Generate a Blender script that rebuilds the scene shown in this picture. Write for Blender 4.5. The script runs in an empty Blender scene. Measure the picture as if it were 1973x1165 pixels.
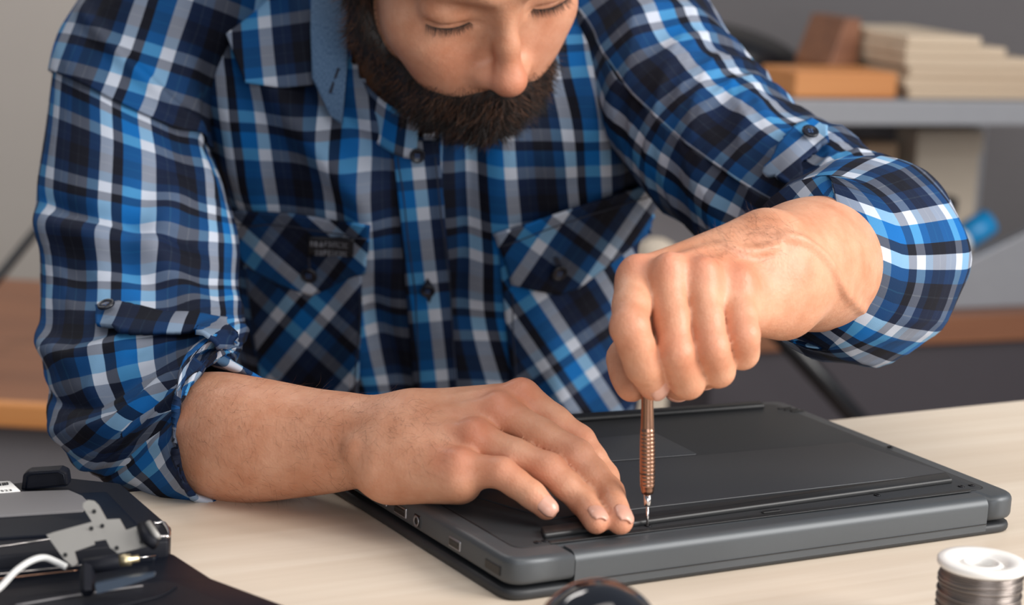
import bpy, bmesh, math, random
import numpy as np
from mathutils import Vector, Matrix, Euler

scene = bpy.context.scene
COL = scene.collection

# ------------------------------------------------------------------ camera
FPX, IW, IH = 4200.0, 1973.0, 1165.0
PITCH, ROLL = math.radians(11.5), 0.055
TZ = 0.75                                   # table top height
CAM = np.array([0.0, 0.0, TZ + 0.383])
_r0 = np.array([1.0, 0, 0]); _f = np.array([0, math.cos(PITCH), -math.sin(PITCH)])
_u0 = np.array([0, math.sin(PITCH), math.cos(PITCH)])
_r = math.cos(ROLL)*_r0 + math.sin(ROLL)*_u0
_u = math.cos(ROLL)*_u0 - math.sin(ROLL)*_r0

def at(px, py, Y):
    """world point seen at photo pixel (px, py) at world depth Y"""
    d = _f + _r*((px-IW/2)/FPX) - _u*((py-IH/2)/FPX)
    return CAM + d*(Y/d[1])

def atz(px, py, z):
    """world point seen at photo pixel on the horizontal plane z"""
    d = _f + _r*((px-IW/2)/FPX) - _u*((py-IH/2)/FPX)
    return CAM + d*((z-CAM[2])/d[2])

def nz_(v): v = np.asarray(v, float); return v/np.linalg.norm(v)
def V(p): return Vector((float(p[0]), float(p[1]), float(p[2])))

cam_data = bpy.data.cameras.new('camera'); cam = bpy.data.objects.new('camera', cam_data); COL.objects.link(cam)
cam_data.sensor_width = 36.0; cam_data.sensor_fit = 'HORIZONTAL'; cam_data.lens = FPX*36.0/IW
cam_data.clip_start = 0.02
m3 = Matrix(((_r[0], _u[0], -_f[0]), (_r[1], _u[1], -_f[1]), (_r[2], _u[2], -_f[2])))
cam.matrix_world = Matrix.Translation(V(CAM)) @ m3.to_4x4()
cam_data.dof.use_dof = True; cam_data.dof.focus_distance = 1.29; cam_data.dof.aperture_fstop = 7.0
scene.camera = cam

# ------------------------------------------------------------------ world, lights, exposure
world = bpy.data.worlds.new('world'); scene.world = world; world.use_nodes = True
world.node_tree.nodes['Background'].inputs[0].default_value = (0.80, 0.87, 1.0, 1)
world.node_tree.nodes['Background'].inputs[1].default_value = 0.24
scene.view_settings.view_transform = 'Standard'; scene.view_settings.look = 'None'
scene.view_settings.exposure = 0.0; scene.view_settings.gamma = 1.0
scene.view_settings.use_curve_mapping = False

def area_light(name, loc, target, sx, sy, energy, color):
    d = bpy.data.lights.new(name, 'AREA'); d.shape = 'RECTANGLE'; d.size = sx; d.size_y = sy
    d.energy = energy; d.color = color
    o = bpy.data.objects.new(name, d); COL.objects.link(o)
    o.location = loc
    o.rotation_euler = (Vector(target)-Vector(loc)).to_track_quat('-Z', 'Y').to_euler()
    return o
area_light('window_light', (2.3, 0.55, 2.0), (0.0, 1.35, 0.85), 1.5, 1.6, 100, (1.0, 0.97, 0.93))
area_light('ceiling_light', (0.3, 0.5, 2.7), (-0.1, 1.4, 0.8), 1.4, 1.4, 16, (1.0, 0.93, 0.86))
area_light('front_fill_light', (0.7, -1.7, 1.5), (0.1, 1.6, 0.85), 2.0, 1.5, 34, (0.97, 0.98, 1.0))  # added frontal fill behind the camera, lifts the dark torso; not an actual window
area_light('wall_fill_light', (-1.2, 2.7, 2.75), (-0.9, 4.0, 0.6), 1.2, 0.8, 26, (1.0, 0.95, 0.90))  # unseen lamp added only to brighten the left back wall

# ------------------------------------------------------------------ materials
def new_mat(name):
    m = bpy.data.materials.new(name); m.use_nodes = True
    nt = m.node_tree; b = nt.nodes['Principled BSDF']
    return m, nt, b
def srgb(r, g, b):
    f = lambda c: (c/12.92 if c <= 0.04045 else ((c+0.055)/1.055)**2.4)
    return (f(r/255), f(g/255), f(b/255), 1)
def N(nt, kind, **kw):
    n = nt.nodes.new(kind)
    for k, v in kw.items():
        if k.startswith('i_'):
            key = k[2:]
            n.inputs[int(key) if key.isdigit() else key.replace('_', ' ')].default_value = v
        else: setattr(n, k, v)
    return n
def L(nt, a, ao, b, bi): nt.links.new(a.outputs[ao], b.inputs[bi])
def plain(name, col, rough=0.5, metal=0.0, bump=0.0, bscale=400.0, var=0.12, spec=0.5, coat=0.0, vscale=None):
    """simple procedural material: noise colour variation and fine noise relief"""
    m, nt, b = new_mat(name)
    tc = N(nt, 'ShaderNodeTexCoord')
    nz = N(nt, 'ShaderNodeTexNoise', i_Scale=(vscale or bscale*0.1), i_Detail=4.0)
    L(nt, tc, 'Object', nz, 'Vector')
    mx = N(nt, 'ShaderNodeMix', data_type='RGBA', blend_type='MIX')
    mx.inputs['A'].default_value = tuple(max(0, c*(1-var)) for c in col[:3])+(1,)
    mx.inputs['B'].default_value = tuple(min(1, c*(1+var)) for c in col[:3])+(1,)
    L(nt, nz, 'Fac', mx, 'Factor'); L(nt, mx, 'Result', b, 'Base Color')
    b.inputs['Roughness'].default_value = rough; b.inputs['Metallic'].default_value = metal
    b.inputs['Specular IOR Level'].default_value = spec; b.inputs['Coat Weight'].default_value = coat
    if bump:
        n2 = N(nt, 'ShaderNodeTexNoise', i_Scale=bscale, i_Detail=3.0); L(nt, tc, 'Object', n2, 'Vector')
        bp = N(nt, 'ShaderNodeBump', i_Strength=bump, i_Distance=0.001); L(nt, n2, 'Fac', bp, 'Height'); L(nt, bp, 'Normal', b, 'Normal')
    return m

# ------------------------------------------------------------------ object helpers
def tag(o, label=None, cat=None, group=None, kind=None):
    if label: o['label'] = label
    if cat: o['category'] = cat
    if group: o['group'] = group
    if kind: o['kind'] = kind
    return o
def empty(name, loc, label=None, cat=None, rz=0.0, group=None):
    o = bpy.data.objects.new(name, None); COL.objects.link(o); o.location = V(loc); o.rotation_euler = (0, 0, rz)
    o.empty_display_size = 0.02
    bpy.context.view_layer.update()
    return tag(o, label, cat, group)
def link(name, me, mat, parent=None, smooth=True):
    """mesh given in the parent's local space (or in world space when keep=True via mesh_world)"""
    o = bpy.data.objects.new(name, me); COL.objects.link(o)
    if mat is not None:
        for mm in (mat if isinstance(mat, (list, tuple)) else [mat]): me.materials.append(mm)
    if smooth and len(me.polygons): me.polygons.foreach_set('use_smooth', [True]*len(me.polygons))
    if parent is not None: o.parent = parent
    return o
def wlink(name, me, mat, parent, smooth=True):
    """mesh given in WORLD space, parented so that it stays where it is"""
    o = link(name, me, mat, None, smooth)
    if parent is not None:
        M = parent.matrix_world if parent.parent is None else parent.parent.matrix_world @ parent.matrix_basis
        me.transform(wm(parent).inverted()); o.parent = parent
    return o
def wm(o):
    m = o.matrix_basis.copy()
    while o.parent is not None:
        m = o.parent.matrix_basis @ o.matrix_parent_inverse @ m if False else o.parent.matrix_basis @ m
        o = o.parent
    return m
def mesh(name, verts, faces):
    me = bpy.data.meshes.new(name)
    me.from_pydata([tuple(map(float, v)) for v in verts], [], [tuple(map(int, f)) for f in faces]); me.update(); return me
def bm_mesh(name, bm):
    me = bpy.data.meshes.new(name); bm.to_mesh(me); bm.free(); me.update(); return me
def bevel_box(name, sx, sy, sz, bev=0.002, seg=2, loc=(0, 0, 0), rot=None):
    bm = bmesh.new(); bmesh.ops.create_cube(bm, size=1.0)
    bmesh.ops.scale(bm, vec=(sx, sy, sz), verts=bm.verts)
    if bev: bmesh.ops.bevel(bm, geom=bm.edges[:], offset=bev, segments=seg, affect='EDGES', profile=0.5)
    if rot is not None: bmesh.ops.rotate(bm, cent=(0, 0, 0), matrix=rot, verts=bm.verts)
    bmesh.ops.translate(bm, vec=loc, verts=bm.verts)
    return bm_mesh(name, bm)
def rounded_poly(pts, radii, seg=6):
    out = []; n = len(pts)
    for i in range(n):
        p = np.array(pts[i], float); a = np.array(pts[i-1], float); b = np.array(pts[(i+1) % n], float)
        r = radii[i] if isinstance(radii, (list, tuple)) else radii
        if r <= 0: out.append(p); continue
        da = (a-p)/np.linalg.norm(a-p); db = (b-p)/np.linalg.norm(b-p)
        ang = math.acos(max(-1, min(1, float(da@db)))); t = r/math.tan(ang/2)
        s, e = p+da*t, p+db*t
        for k in range(seg+1):
            w = k/seg; out.append((1-w)**2*s + 2*w*(1-w)*p + w*w*e)
    return out
def slab(name, outline, z0, z1, bev=0.0, seg=2, bev_bottom=True):
    """extruded 2-D outline with bevelled rims"""
    bm = bmesh.new()
    vs = [bm.verts.new((float(p[0]), float(p[1]), z0)) for p in outline]
    f = bm.faces.new(vs)
    if f.normal.z > 0 or f.calc_area() and False: pass
    bm.normal_update()
    r = bmesh.ops.extrude_face_region(bm, geom=[f])
    up = [g for g in r['geom'] if isinstance(g, bmesh.types.BMVert)]
    bmesh.ops.translate(bm, vec=(0, 0, z1-z0), verts=up)
    bmesh.ops.recalc_face_normals(bm, faces=bm.faces)
    if bev:
        ed = [e for e in bm.edges if abs(e.verts[0].co.z-e.verts[1].co.z) < 1e-6 and (bev_bottom or e.verts[0].co.z > (z0+z1)/2)]
        bmesh.ops.bevel(bm, geom=ed, offset=bev, segments=seg, affect='EDGES', profile=0.5)
    return bm_mesh(name, bm)
def lathe(name, prof, n=48, cap=True):
    """profile [(r, z)] turned about local z"""
    vs, fs = [], []
    for r, z in prof:
        for k in range(n):
            a = 2*math.pi*k/n; vs.append((r*math.cos(a), r*math.sin(a), z))
    for i in range(len(prof)-1):
        for k in range(n):
            fs.append((i*n+k, i*n+(k+1) % n, (i+1)*n+(k+1) % n, (i+1)*n+k))
    if cap:
        fs.append(tuple(range(n-1, -1, -1))); fs.append(tuple(range((len(prof)-1)*n, len(prof)*n)))
    return mesh(name, vs, fs)
def catmull(P, n, closed=False):
    """P (k,d) control points -> n samples along a Catmull-Rom spline (uniform in index)"""
    P = np.asarray(P, float); k = len(P)
    t = np.linspace(0, k-1, n); i = np.clip(np.floor(t).astype(int), 0, k-2); w = (t-i)[:, None] if P.ndim == 2 else (t-i)
    p1 = P[i]; p2 = P[i+1]
    p0 = np.where((i > 0)[:, None], P[np.maximum(i-1, 0)], 2*p1-p2) if P.ndim == 2 else np.where(i > 0, P[np.maximum(i-1, 0)], 2*p1-p2)
    p3 = np.where((i+2 < k)[:, None], P[np.minimum(i+2, k-1)], 2*p2-p1) if P.ndim == 2 else np.where(i+2 < k, P[np.minimum(i+2, k-1)], 2*p2-p1)
    return 0.5*((2*p1)+(-p0+p2)*w+(2*p0-5*p1+4*p2-p3)*w**2+(-p0+3*p1-3*p2+p3)*w**3)
def tube(name, pts, rad, nseg=10, n=None, cap=True):
    """round tube along points; rad number or list"""
    P = np.asarray(pts, float)
    R = np.full(len(P), rad) if np.isscalar(rad) else np.asarray(rad, float)
    if n: 
        R = catmull(R, n); P = catmull(P, n)
    T = np.gradient(P, axis=0); T /= np.linalg.norm(T, axis=1)[:, None]+1e-12
    up = np.array([0, 0, 1.0]) if abs(T[0][2]) < 0.9 else np.array([1.0, 0, 0])
    vs, fs = [], []; nrm = np.cross(T[0], up); nrm /= np.linalg.norm(nrm)
    for i in range(len(P)):
        nrm = nrm - T[i]*(nrm@T[i]); nrm /= np.linalg.norm(nrm); b = np.cross(T[i], nrm)
        for k in range(nseg):
            a = 2*math.pi*k/nseg; vs.append(P[i]+R[i]*(math.cos(a)*nrm+math.sin(a)*b))
    for i in range(len(P)-1):
        for k in range(nseg):
            fs.append((i*nseg+k, i*nseg+(k+1) % nseg, (i+1)*nseg+(k+1) % nseg, (i+1)*nseg+k))
    if cap:
        fs.append(tuple(range(nseg-1, -1, -1))); fs.append(tuple(range((len(P)-1)*nseg, len(P)*nseg)))
    return mesh(name, vs, fs)
# ------------------------------------------------------------------ setting: floor, walls
def wood_mat(name, c1, c2, c3, scale=1.0, rough=0.45, rot=0.0, stretch=(1.5, 38, 38)):
    m, nt, b = new_mat(name)
    tc = N(nt, 'ShaderNodeTexCoord'); mp = N(nt, 'ShaderNodeMapping')
    mp.inputs['Scale'].default_value = tuple(s*scale for s in stretch); mp.inputs['Rotation'].default_value = (0, 0, rot)
    L(nt, tc, 'Object', mp, 'Vector')
    n1 = N(nt, 'ShaderNodeTexNoise', i_Scale=1.0, i_Detail=6.0, i_Roughness=0.6, i_Distortion=0.4); L(nt, mp, 'Vector', n1, 'Vector')
    mp2 = N(nt, 'ShaderNodeMapping'); mp2.inputs['Scale'].default_value = (1.0*scale, 7*scale, 7*scale); L(nt, tc, 'Object', mp2, 'Vector')
    n2 = N(nt, 'ShaderNodeTexNoise', i_Scale=1.0, i_Detail=3.0); L(nt, mp2, 'Vector', n2, 'Vector')
    r = N(nt, 'ShaderNodeValToRGB'); r.color_ramp.elements[0].position = 0.30; r.color_ramp.elements[1].position = 0.72
    r.color_ramp.elements[0].color = c1; r.color_ramp.elements[1].color = c2
    mx = N(nt, 'ShaderNodeMix', data_type='RGBA', blend_type='MIX'); mx.inputs['B'].default_value = c3
    r2 = N(nt, 'ShaderNodeValToRGB'); r2.color_ramp.elements[0].position = 0.42; r2.color_ramp.elements[1].position = 0.75
    r2.color_ramp.elements[1].color = (0.6, 0.6, 0.6, 1)
    L(nt, n1, 'Fac', r, 'Fac'); L(nt, n2, 'Fac', r2, 'Fac'); L(nt, r2, 'Color', mx, 'Factor'); L(nt, r, 'Color', mx, 'A'); L(nt, mx, 'Result', b, 'Base Color')
    bp = N(nt, 'ShaderNodeBump', i_Strength=0.08, i_Distance=0.001); L(nt, n1, 'Fac', bp, 'Height'); L(nt, bp, 'Normal', b, 'Normal')
    b.inputs['Roughness'].default_value = rough
    return m
M_table = wood_mat('birch_veneer', srgb(210, 193, 173), srgb(230, 217, 200), srgb(194, 172, 149), rough=0.38)
M_brown = wood_mat('brown_wood', srgb(120, 78, 56), srgb(150, 100, 70), srgb(95, 60, 45))
M_orange = wood_mat('orange_wood', srgb(196, 128, 70), srgb(214, 150, 92), srgb(170, 105, 60))
M_pale = wood_mat('pale_wood', srgb(200, 180, 155), srgb(222, 205, 182), srgb(170, 145, 120))
M_wall = plain('wall_paint', srgb(172, 166, 160), 0.8, bump=0.1, bscale=120, var=0.03)
M_wall_dark = plain('wall_panel_grey', srgb(98, 95, 97), 0.7, var=0.04)
M_floor = wood_mat('floor_boards', srgb(120, 100, 84), srgb(140, 118, 98), srgb(95, 78, 66), scale=0.3)
M_greycab = plain('cabinet_grey', srgb(118, 116, 120), 0.55, var=0.04)
M_darkcab = plain('cabinet_dark', srgb(62, 58, 64), 0.55, var=0.05)
M_black_pl = plain('black_plastic', (0.006, 0.007, 0.010, 1), 0.32, var=0.1)
M_steel = plain('grey_steel', srgb(150, 152, 158), 0.45, metal=0.3, var=0.06)
M_shelf = plain('shelf_grey', srgb(140, 142, 148), 0.5, var=0.05)

o = link('floor', bevel_box('floor', 7, 7, 0.1, 0, loc=(0, 1.6, -0.05)), M_floor, smooth=False); tag(o, 'brown wooden floor under the desk', None, kind='structure')
o = link('wall_back', bevel_box('wall_back', 7, 0.1, 3.0, 0, loc=(0, 4.0, 1.5)), M_wall, smooth=False); tag(o, 'plain warm grey wall far behind the man', None, kind='structure')

def bbox_thing(name, p0, p1, depth, mat, parent=None, bev=0.004):
    """upright box whose front face spans photo-derived world corners p0 (upper left) and p1 (lower right)"""
    x0, x1 = sorted((p0[0], p1[0])); z0, z1 = sorted((p0[2], p1[2])); y = min(p0[1], p1[1])
    return wlink(name, bevel_box(name, x1-x0, depth, z1-z0, bev, 2, loc=((x0+x1)/2, y+depth/2, (z0+z1)/2)), mat, parent, smooth=False)

# desk --------------------------------------------------------------
YAW = math.radians(30.6)
ex = np.array([math.cos(YAW), math.sin(YAW), 0]); ey = np.array([-math.sin(YAW), math.cos(YAW), 0])
edge = np.array([-0.025, 1.372, 0])                 # a point of the far edge of the desk
dk = empty('desk', edge*[1, 1, 0], 'pale birch desk with the laptop lying on it', 'desk', rz=YAW)
DXL, DXR, DD = -0.75, 1.0, 0.78
link('tabletop', bevel_box('tabletop', DXR-DXL, DD, 0.03, 0.003, 3, loc=((DXL+DXR)/2, -DD/2, TZ-0.015)), M_table, dk, smooth=False)
for lx in (DXL+0.06, DXR-0.06):
    for ly in (-0.06, -DD+0.06):
        link('leg', bevel_box('leg', 0.05, 0.05, TZ-0.03, 0.004, 2, loc=(lx, ly, (TZ-0.03)/2)), M_pale, dk, smooth=False)

# background, left: low workbench with brown top ----------------------
def P(px, py, Y): return at(px, py, Y)
a = P(-260, 600, 3.3); z_top = P(40, 772, 2.62)[2]
yb0 = 2.62
wb = empty('workbench', (-1.2, 2.9, 0), 'grey workbench with a brown wooden top behind the left sleeve', 'workbench')
x0 = -1.75; x1 = P(480, 700, 2.62)[0]
zt = z_top
wlink('worktop', bevel_box('worktop', x1-x0, 0.75, 0.018, 0.003, 2, loc=((x0+x1)/2, yb0+0.375, zt-0.009)), M_brown, wb, smooth=False)
wlink('edge_strip', bevel_box('edge_strip', x1-x0, 0.02, 0.03, 0.003, 2, loc=((x0+x1)/2, yb0-0.008, zt-0.015)), M_orange, wb, smooth=False)
wlink('cabinet_body', bevel_box('cabinet_body', x1-x0-0.04, 0.68, zt-0.03, 0.003, 2, loc=((x0+x1)/2, yb0+0.37, (zt-0.03)/2)), M_greycab, wb, smooth=False)
# slanted black rod ----------------------------------------------------
pa, pb = P(-60, 604, 2.85), P(150, 345, 3.05)
dirv = (pa-pb)/np.linalg.norm(pa-pb); foot = pa+dirv*((pa[2]-zt)/(-dirv[2]) if dirv[2] < 0 else 0)
rd = wlink('black_rod', tube('black_rod', [foot+np.array([0, 0, 0.008]), pa, pb, pb+(pb-pa)*0.6], [0.006, 0.007, 0.007, 0.006], 12), M_black_pl, None)
tag(rd, 'slanted black rod behind the left sleeve, in front of the grey wall', 'rod')

NB0 = set(bpy.data.objects)
# background, right: shelving with clutter ------------------------------
YB = 3.15
pn = bbox_thing('wall_right_panel', P(1265, -300, 3.85), P(2700, 640, 3.85), 0.1, M_wall_dark); pn.name = 'wall_panel'; tag(pn, 'dark grey wall panel behind the shelf', None, kind='structure')
su = empty('shelf_unit', (P(1800, 700, YB)[0], YB+0.2, 0), 'grey metal shelf unit with brown worktop behind the right sleeve', 'shelf')
zs1 = P(1770, 195, YB)[2]; zs0 = P(1770, 243, YB)[2]
xs0 = P(1450, 215, YB)[0]; xs1 = P(2350, 215, YB)[0]
wlink('shelf_board', bevel_box('shelf_board', xs1-xs0, 0.45, zs1-zs0, 0.003, 2, loc=((xs0+xs1)/2, YB+0.225, (zs0+zs1)/2)), M_shelf, su, smooth=False)
zw1 = P(1720, 612, YB)[2]; zw0 = P(1720, 668, YB)[2]; xw0 = P(1330, 640, YB)[0]
wlink('worktop', bevel_box('worktop', xs1-xw0, 0.5, zw1-zw0, 0.003, 2, loc=((xs1+xw0)/2, YB+0.25, (zw0+zw1)/2)), M_brown, su, smooth=False)
wlink('drawer_front', bevel_box('drawer_front', xs1-xw0-0.02, 0.46, zw0-0.02, 0.003, 2, loc=((xs1+xw0)/2, YB+0.25, (zw0+0.02)/2)), M_darkcab, su, smooth=False)
wlink('back_panel', bevel_box('back_panel', xs1-xw0-0.02, 0.02, zs0-zw1, 0.002, 1, loc=((xs1+xw0)/2, YB+0.47, (zs0+zw1)/2)), M_greycab, su, smooth=False)
for xx in (xs0+0.012, xs1-0.012):
    wlink('upright', bevel_box('upright', 0.02, 0.02, zs0-zw1, 0.002, 1, loc=(xx, YB+0.43, (zs0+zw1)/2)), M_steel, su, smooth=False)
pa, pb = P(1500, 640, YB-0.35), P(1690, 850, YB-0.2)
d = (pb-pa); 
rd = wlink('chair_leg', tube('chair_leg', [pa-d*0.05, pb, pb+d*(pb[2]/-d[2])*1.0], 0.014, 12), M_black_pl, None)
rd.name = 'black_pole'; tag(rd, 'slanted black pole in front of the dark drawers', 'pole')

# things standing on the shelf board
def on_shelf(px, YY): return P(px, 200, YY)[0]
# black rounded case
bm = bmesh.new(); bmesh.ops.create_uvsphere(bm, u_segments=32, v_segments=16, radius=1)
for v in bm.verts:
    x, y, z = v.co; s = (1-0.35*max(0, x)) ; v.co = (x, y, (max(z, -0.55))*s + 0.55)
c0, c1 = P(1390, 150, YB+0.25), P(1700, 150, YB+0.25); hh = P(1560, 58, YB+0.22)[2]-zs1
bmesh.ops.scale(bm, vec=((c1[0]-c0[0])/2, 0.09, hh/1.55), verts=bm.verts)
bmesh.ops.translate(bm, vec=((c0[0]+c1[0])/2, YB+0.335, zs1+0.001), verts=bm.verts)
o = wlink('tool_case', bm_mesh('tool_case', bm), M_black_pl, None); tag(o, 'black rounded case lying behind the orange board', 'case')
o = bbox_thing('orange_board', P(1512, 128, YB+0.02), P(1735, 190, YB+0.02), 0.1, M_orange); tag(o, 'orange wooden board standing on the grey shelf', 'board')
o.location.z += zs1-min((o.matrix_world @ Vector(c)).z for c in o.bound_box)+0.0005
# stack of pale boards with a brown end block
st = 6; zb = zs1+0.0005; ztop = P(1800, 68, YB+0.05)[2]; th = (ztop-zb)/st
for i in range(st):
    w0 = P(1764-2*i+random.Random(i).uniform(-3, 8), 150, YB)[0]; w1 = P(2240-62*i, 150, YB)[0]
    o = wlink('pale_board', bevel_box('pale_board', w1-w0, 0.2, th*0.93, 0.002, 1, loc=((w0+w1)/2, YB+0.12, zb+th*(i+0.5)), rot=None), M_pale, None, smooth=False)
    nm = ['lowest', 'second lowest', 'third lowest', 'third highest', 'second highest', 'topmost'][i]
    tag(o, nm+' pale board of the stack on the grey shelf', 'board', 'pale boards stacked on the grey shelf')
q0, q1 = P(1690, 45, YB), P(1752, 190, YB)
o = wlink('brown_block', slab('brown_block', [(0, 0), (q1[0]-q0[0]-0.006, 0), (q1[0]-q0[0]-0.006, q0[2]-q1[2]), ((q1[0]-q0[0])*0.42, q0[2]-q1[2]), (0, (q0[2]-q1[2])*0.35)], 0, 0.10, 0.002), M_brown, None, smooth=False)
o.rotation_euler = (math.pi/2, 0, 0); o.location = (q0[0], YB+0.235, zs1+0.0005); tag(o, 'dark brown block beside the pale board stack', 'block')

# clutter on the brown worktop
def carton(name, x0, y0, x1, y1, YY, mat, label, cat, dep=0.06):
    p0, p1 = P(x0, y0, YY), P(x1, y1, YY)
    e = empty(name, ((p0[0]+p1[0])/2, YY+dep/2, zw1), label, cat)
    z0 = zw1+0.0005; h = p0[2]-z0; w = p1[0]-p0[0]
    link('body', bevel_box('body', w, dep, h, 0.003, 2, loc=(0, 0, h/2+0.0005)), mat, e, smooth=False)
    link('lid', bevel_box('lid', w+0.006, dep+0.006, h*0.16, 0.003, 2, loc=(0, 0, h*0.93)), mat, e, smooth=False)
    return e
M_kraft = plain('cardboard', srgb(160, 135, 110), 0.8, var=0.08); M_beige = plain('beige_plastic', srgb(188, 176, 160), 0.6, var=0.05)
M_rust = plain('rust_plastic', srgb(140, 100, 84), 0.6, var=0.08); M_blue = plain('cyan_plastic', srgb(20, 130, 190), 0.4, var=0.05)
M_white = plain('white_plastic', srgb(225, 222, 214), 0.4, var=0.03); M_mid = plain('mid_grey', srgb(120, 118, 118), 0.6, var=0.06)
carton('storage_box', 1724, 330, 1780, 600, YB+0.30, M_mid, 'grey storage box on the brown worktop, nearest the sleeve', 'box')
carton('storage_box', 1832, 290, 1872, 600, YB+0.30, M_kraft, 'tall tan storage box on the brown worktop, next to the grey one', 'box')
carton('storage_box', 1945, 270, 2060, 600, YB+0.28, M_beige, 'beige storage box at the right end of the worktop', 'box')
carton('speaker_box', 1842, 392, 1900, 600, YB+0.09, M_black_pl, 'black box in front of the tan storage box', 'box', dep=0.10)
# leaning grey sheet
p0, p1, p2, p3 = P(1790, 578, YB+0.03), P(2120, 455, YB+0.03), P(2120, 560, YB+0.03), P(1790, 650, YB+0.03)
h0 = zw1+0.0006
g = wlink('grey_sheet', slab('grey_sheet', [(p0[0], h0), (p1[0], h0), (p1[0], p1[2]), (p0[0], p0[2]+0.01)], -YB-0.06, -YB-0.04, 0.002), M_steel, None, smooth=False)
g.rotation_euler = (math.pi/2, 0, 0); tag(g, 'grey metal sheet leaning at the front of the worktop', 'sheet')
# white tube with a blue cap lying on the boxes' front edge
e = empty('glue_tube', P(1880, 480, YB+0.07), 'white tube with a bright blue cap above the grey sheet', 'tube')
wlink('tube_body', tube('tube_body', [P(1826, 555, YB+0.07), P(1850, 530, YB+0.07), P(1930, 472, YB+0.07)], [0.010, 0.018, 0.018], 20), M_white, e)
wlink('cap', tube('cap', [P(1923, 476, YB+0.07), P(1929, 473, YB+0.07), P(1985, 446, YB+0.07), P(1989, 444, YB+0.07)], [0.012, 0.021, 0.021, 0.012], 20), M_blue, e)
# the whole shelving stands at an angle to the desk
piv = Vector((P(1720, 600, YB)[0], YB, 0)); RM = Matrix.Translation(piv) @ Matrix.Rotation(math.radians(24), 4, 'Z') @ Matrix.Translation(-piv)
bpy.context.view_layer.update()
for o in [o for o in bpy.data.objects if o not in NB0 and o.parent is None and o.name != 'wall_panel' and o.name != 'black_pole']: o.matrix_world = RM @ o.matrix_world
bpy.context.view_layer.update()
# beige round-topped thing glimpsed between chest and hand
cc = P(1264, 500, 2.75)
prof = [(0.0, 0), (0.024, 0), (0.027, 0.01), (0.027, cc[2]+0.0), (0.023, cc[2]+0.02), (0.01, cc[2]+0.027), (0.0, cc[2]+0.028)]
o = link('paper_tube', lathe('paper_tube', prof, 32, cap=False), M_beige); o.location = (cc[0], cc[1], 0); tag(o, 'beige cardboard tube glimpsed between chest and raised hand', 'tube')
# ------------------------------------------------------------------ upside-down grey laptop
M_chassis = plain('laptop_chassis', srgb(74, 78, 82), 0.42, metal=0.25, bump=0.05, bscale=2500, var=0.03)
M_cover = plain('laptop_cover', srgb(45, 47, 50), 0.5, metal=0.1, bump=0.06, bscale=2500, var=0.03)
M_plate = plain('laptop_plate', srgb(56, 58, 62), 0.48, metal=0.1, bump=0.06, bscale=2500, var=0.03)
M_rubber = plain('rubber', srgb(30, 31, 33), 0.45, var=0.05)
M_port = plain('port_black', (0.004, 0.004, 0.005, 1), 0.4)
M_portm = plain('port_metal', srgb(150, 150, 155), 0.35, metal=0.9)
M_screw = plain('dark_screw', srgb(40, 40, 44), 0.3, metal=0.8)
LW, LD = 0.356, 0.2415
LYAW = math.radians(30.7); LZ = TZ
Lorg = atz(984, 1080, TZ+0.024); Lorg[2] = LZ
lx = np.array([math.cos(LYAW), math.sin(LYAW), 0]); ly = np.array([-math.sin(LYAW), math.cos(LYAW), 0])
def lp(px, py, z=0.024):
    p = atz(px, py, LZ+z)-Lorg; return (float(p@lx), float(p@ly))
lt = empty('laptop', Lorg, 'dark grey laptop lying upside down under both hands', 'laptop', rz=LYAW)
R_ = 0.013
rect = lambda x0, y0, x1, y1: [(x0, y0), (x1, y0), (x1, y1), (x0, y1)]
# display lid (underneath)
link('display_lid', slab('display_lid', rounded_poly(rect(0, 0.001, LW, LD), R_), 0.0003, 0.0062, 0.002, 2), M_cover, lt)
# chassis; a notch on the hinge side takes the barrel
hb0, hb1 = 0.0405, LW-0.0245
out = rounded_poly([(0, 0), (hb0-0.0006, 0), (hb0-0.0006, 0.0135), (hb1+0.0006, 0.0135), (hb1+0.0006, 0), (LW, 0), (LW, LD), (0, LD)], [R_, 0, 0, 0, 0, R_, R_, R_])
ch = link('chassis', slab('chassis', out, 0.0084, 0.0240, 0.0038, 4), M_chassis, lt)
link('core', bevel_box('core', LW-0.03, LD-0.03, 0.004, 0, loc=(LW/2, LD/2+0.006, 0.0073)), M_port, lt, smooth=False)
# hinge barrel: rounded profile swept along x
prof = []
for k in range(13):
    a = math.pi*(0.5+0.5*k/12); prof.append((0.0062+0.0060*math.cos(a), 0.0178+0.0060*math.sin(a)))
prof = [(0.0130, 0.0238)]+prof+[(0.0002, 0.0115), (0.0006, 0.0030), (0.0030, 0.0008), (0.0130, 0.0008)]
vs = [(x, y, z) for x in (hb0, hb1) for (y, z) in prof]; n = len(prof)
fs = [(k, (k+1) % n, n+(k+1) % n, n+k) for k in range(n)]+[tuple(range(n-1, -1, -1)), tuple(range(n, 2*n))]
me = mesh('hinge_barrel', vs, fs); hb = link('hinge_barrel', me, M_chassis, lt)
hb.modifiers.new('es', 'EDGE_SPLIT').split_angle = math.radians(35)
link('hinge_seam', bevel_box('hinge_seam', hb1-hb0, 0.0006, 0.0005, 0, loc=((hb0+hb1)/2, 0.0002, 0.0075)), M_port, lt, smooth=False)
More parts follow.
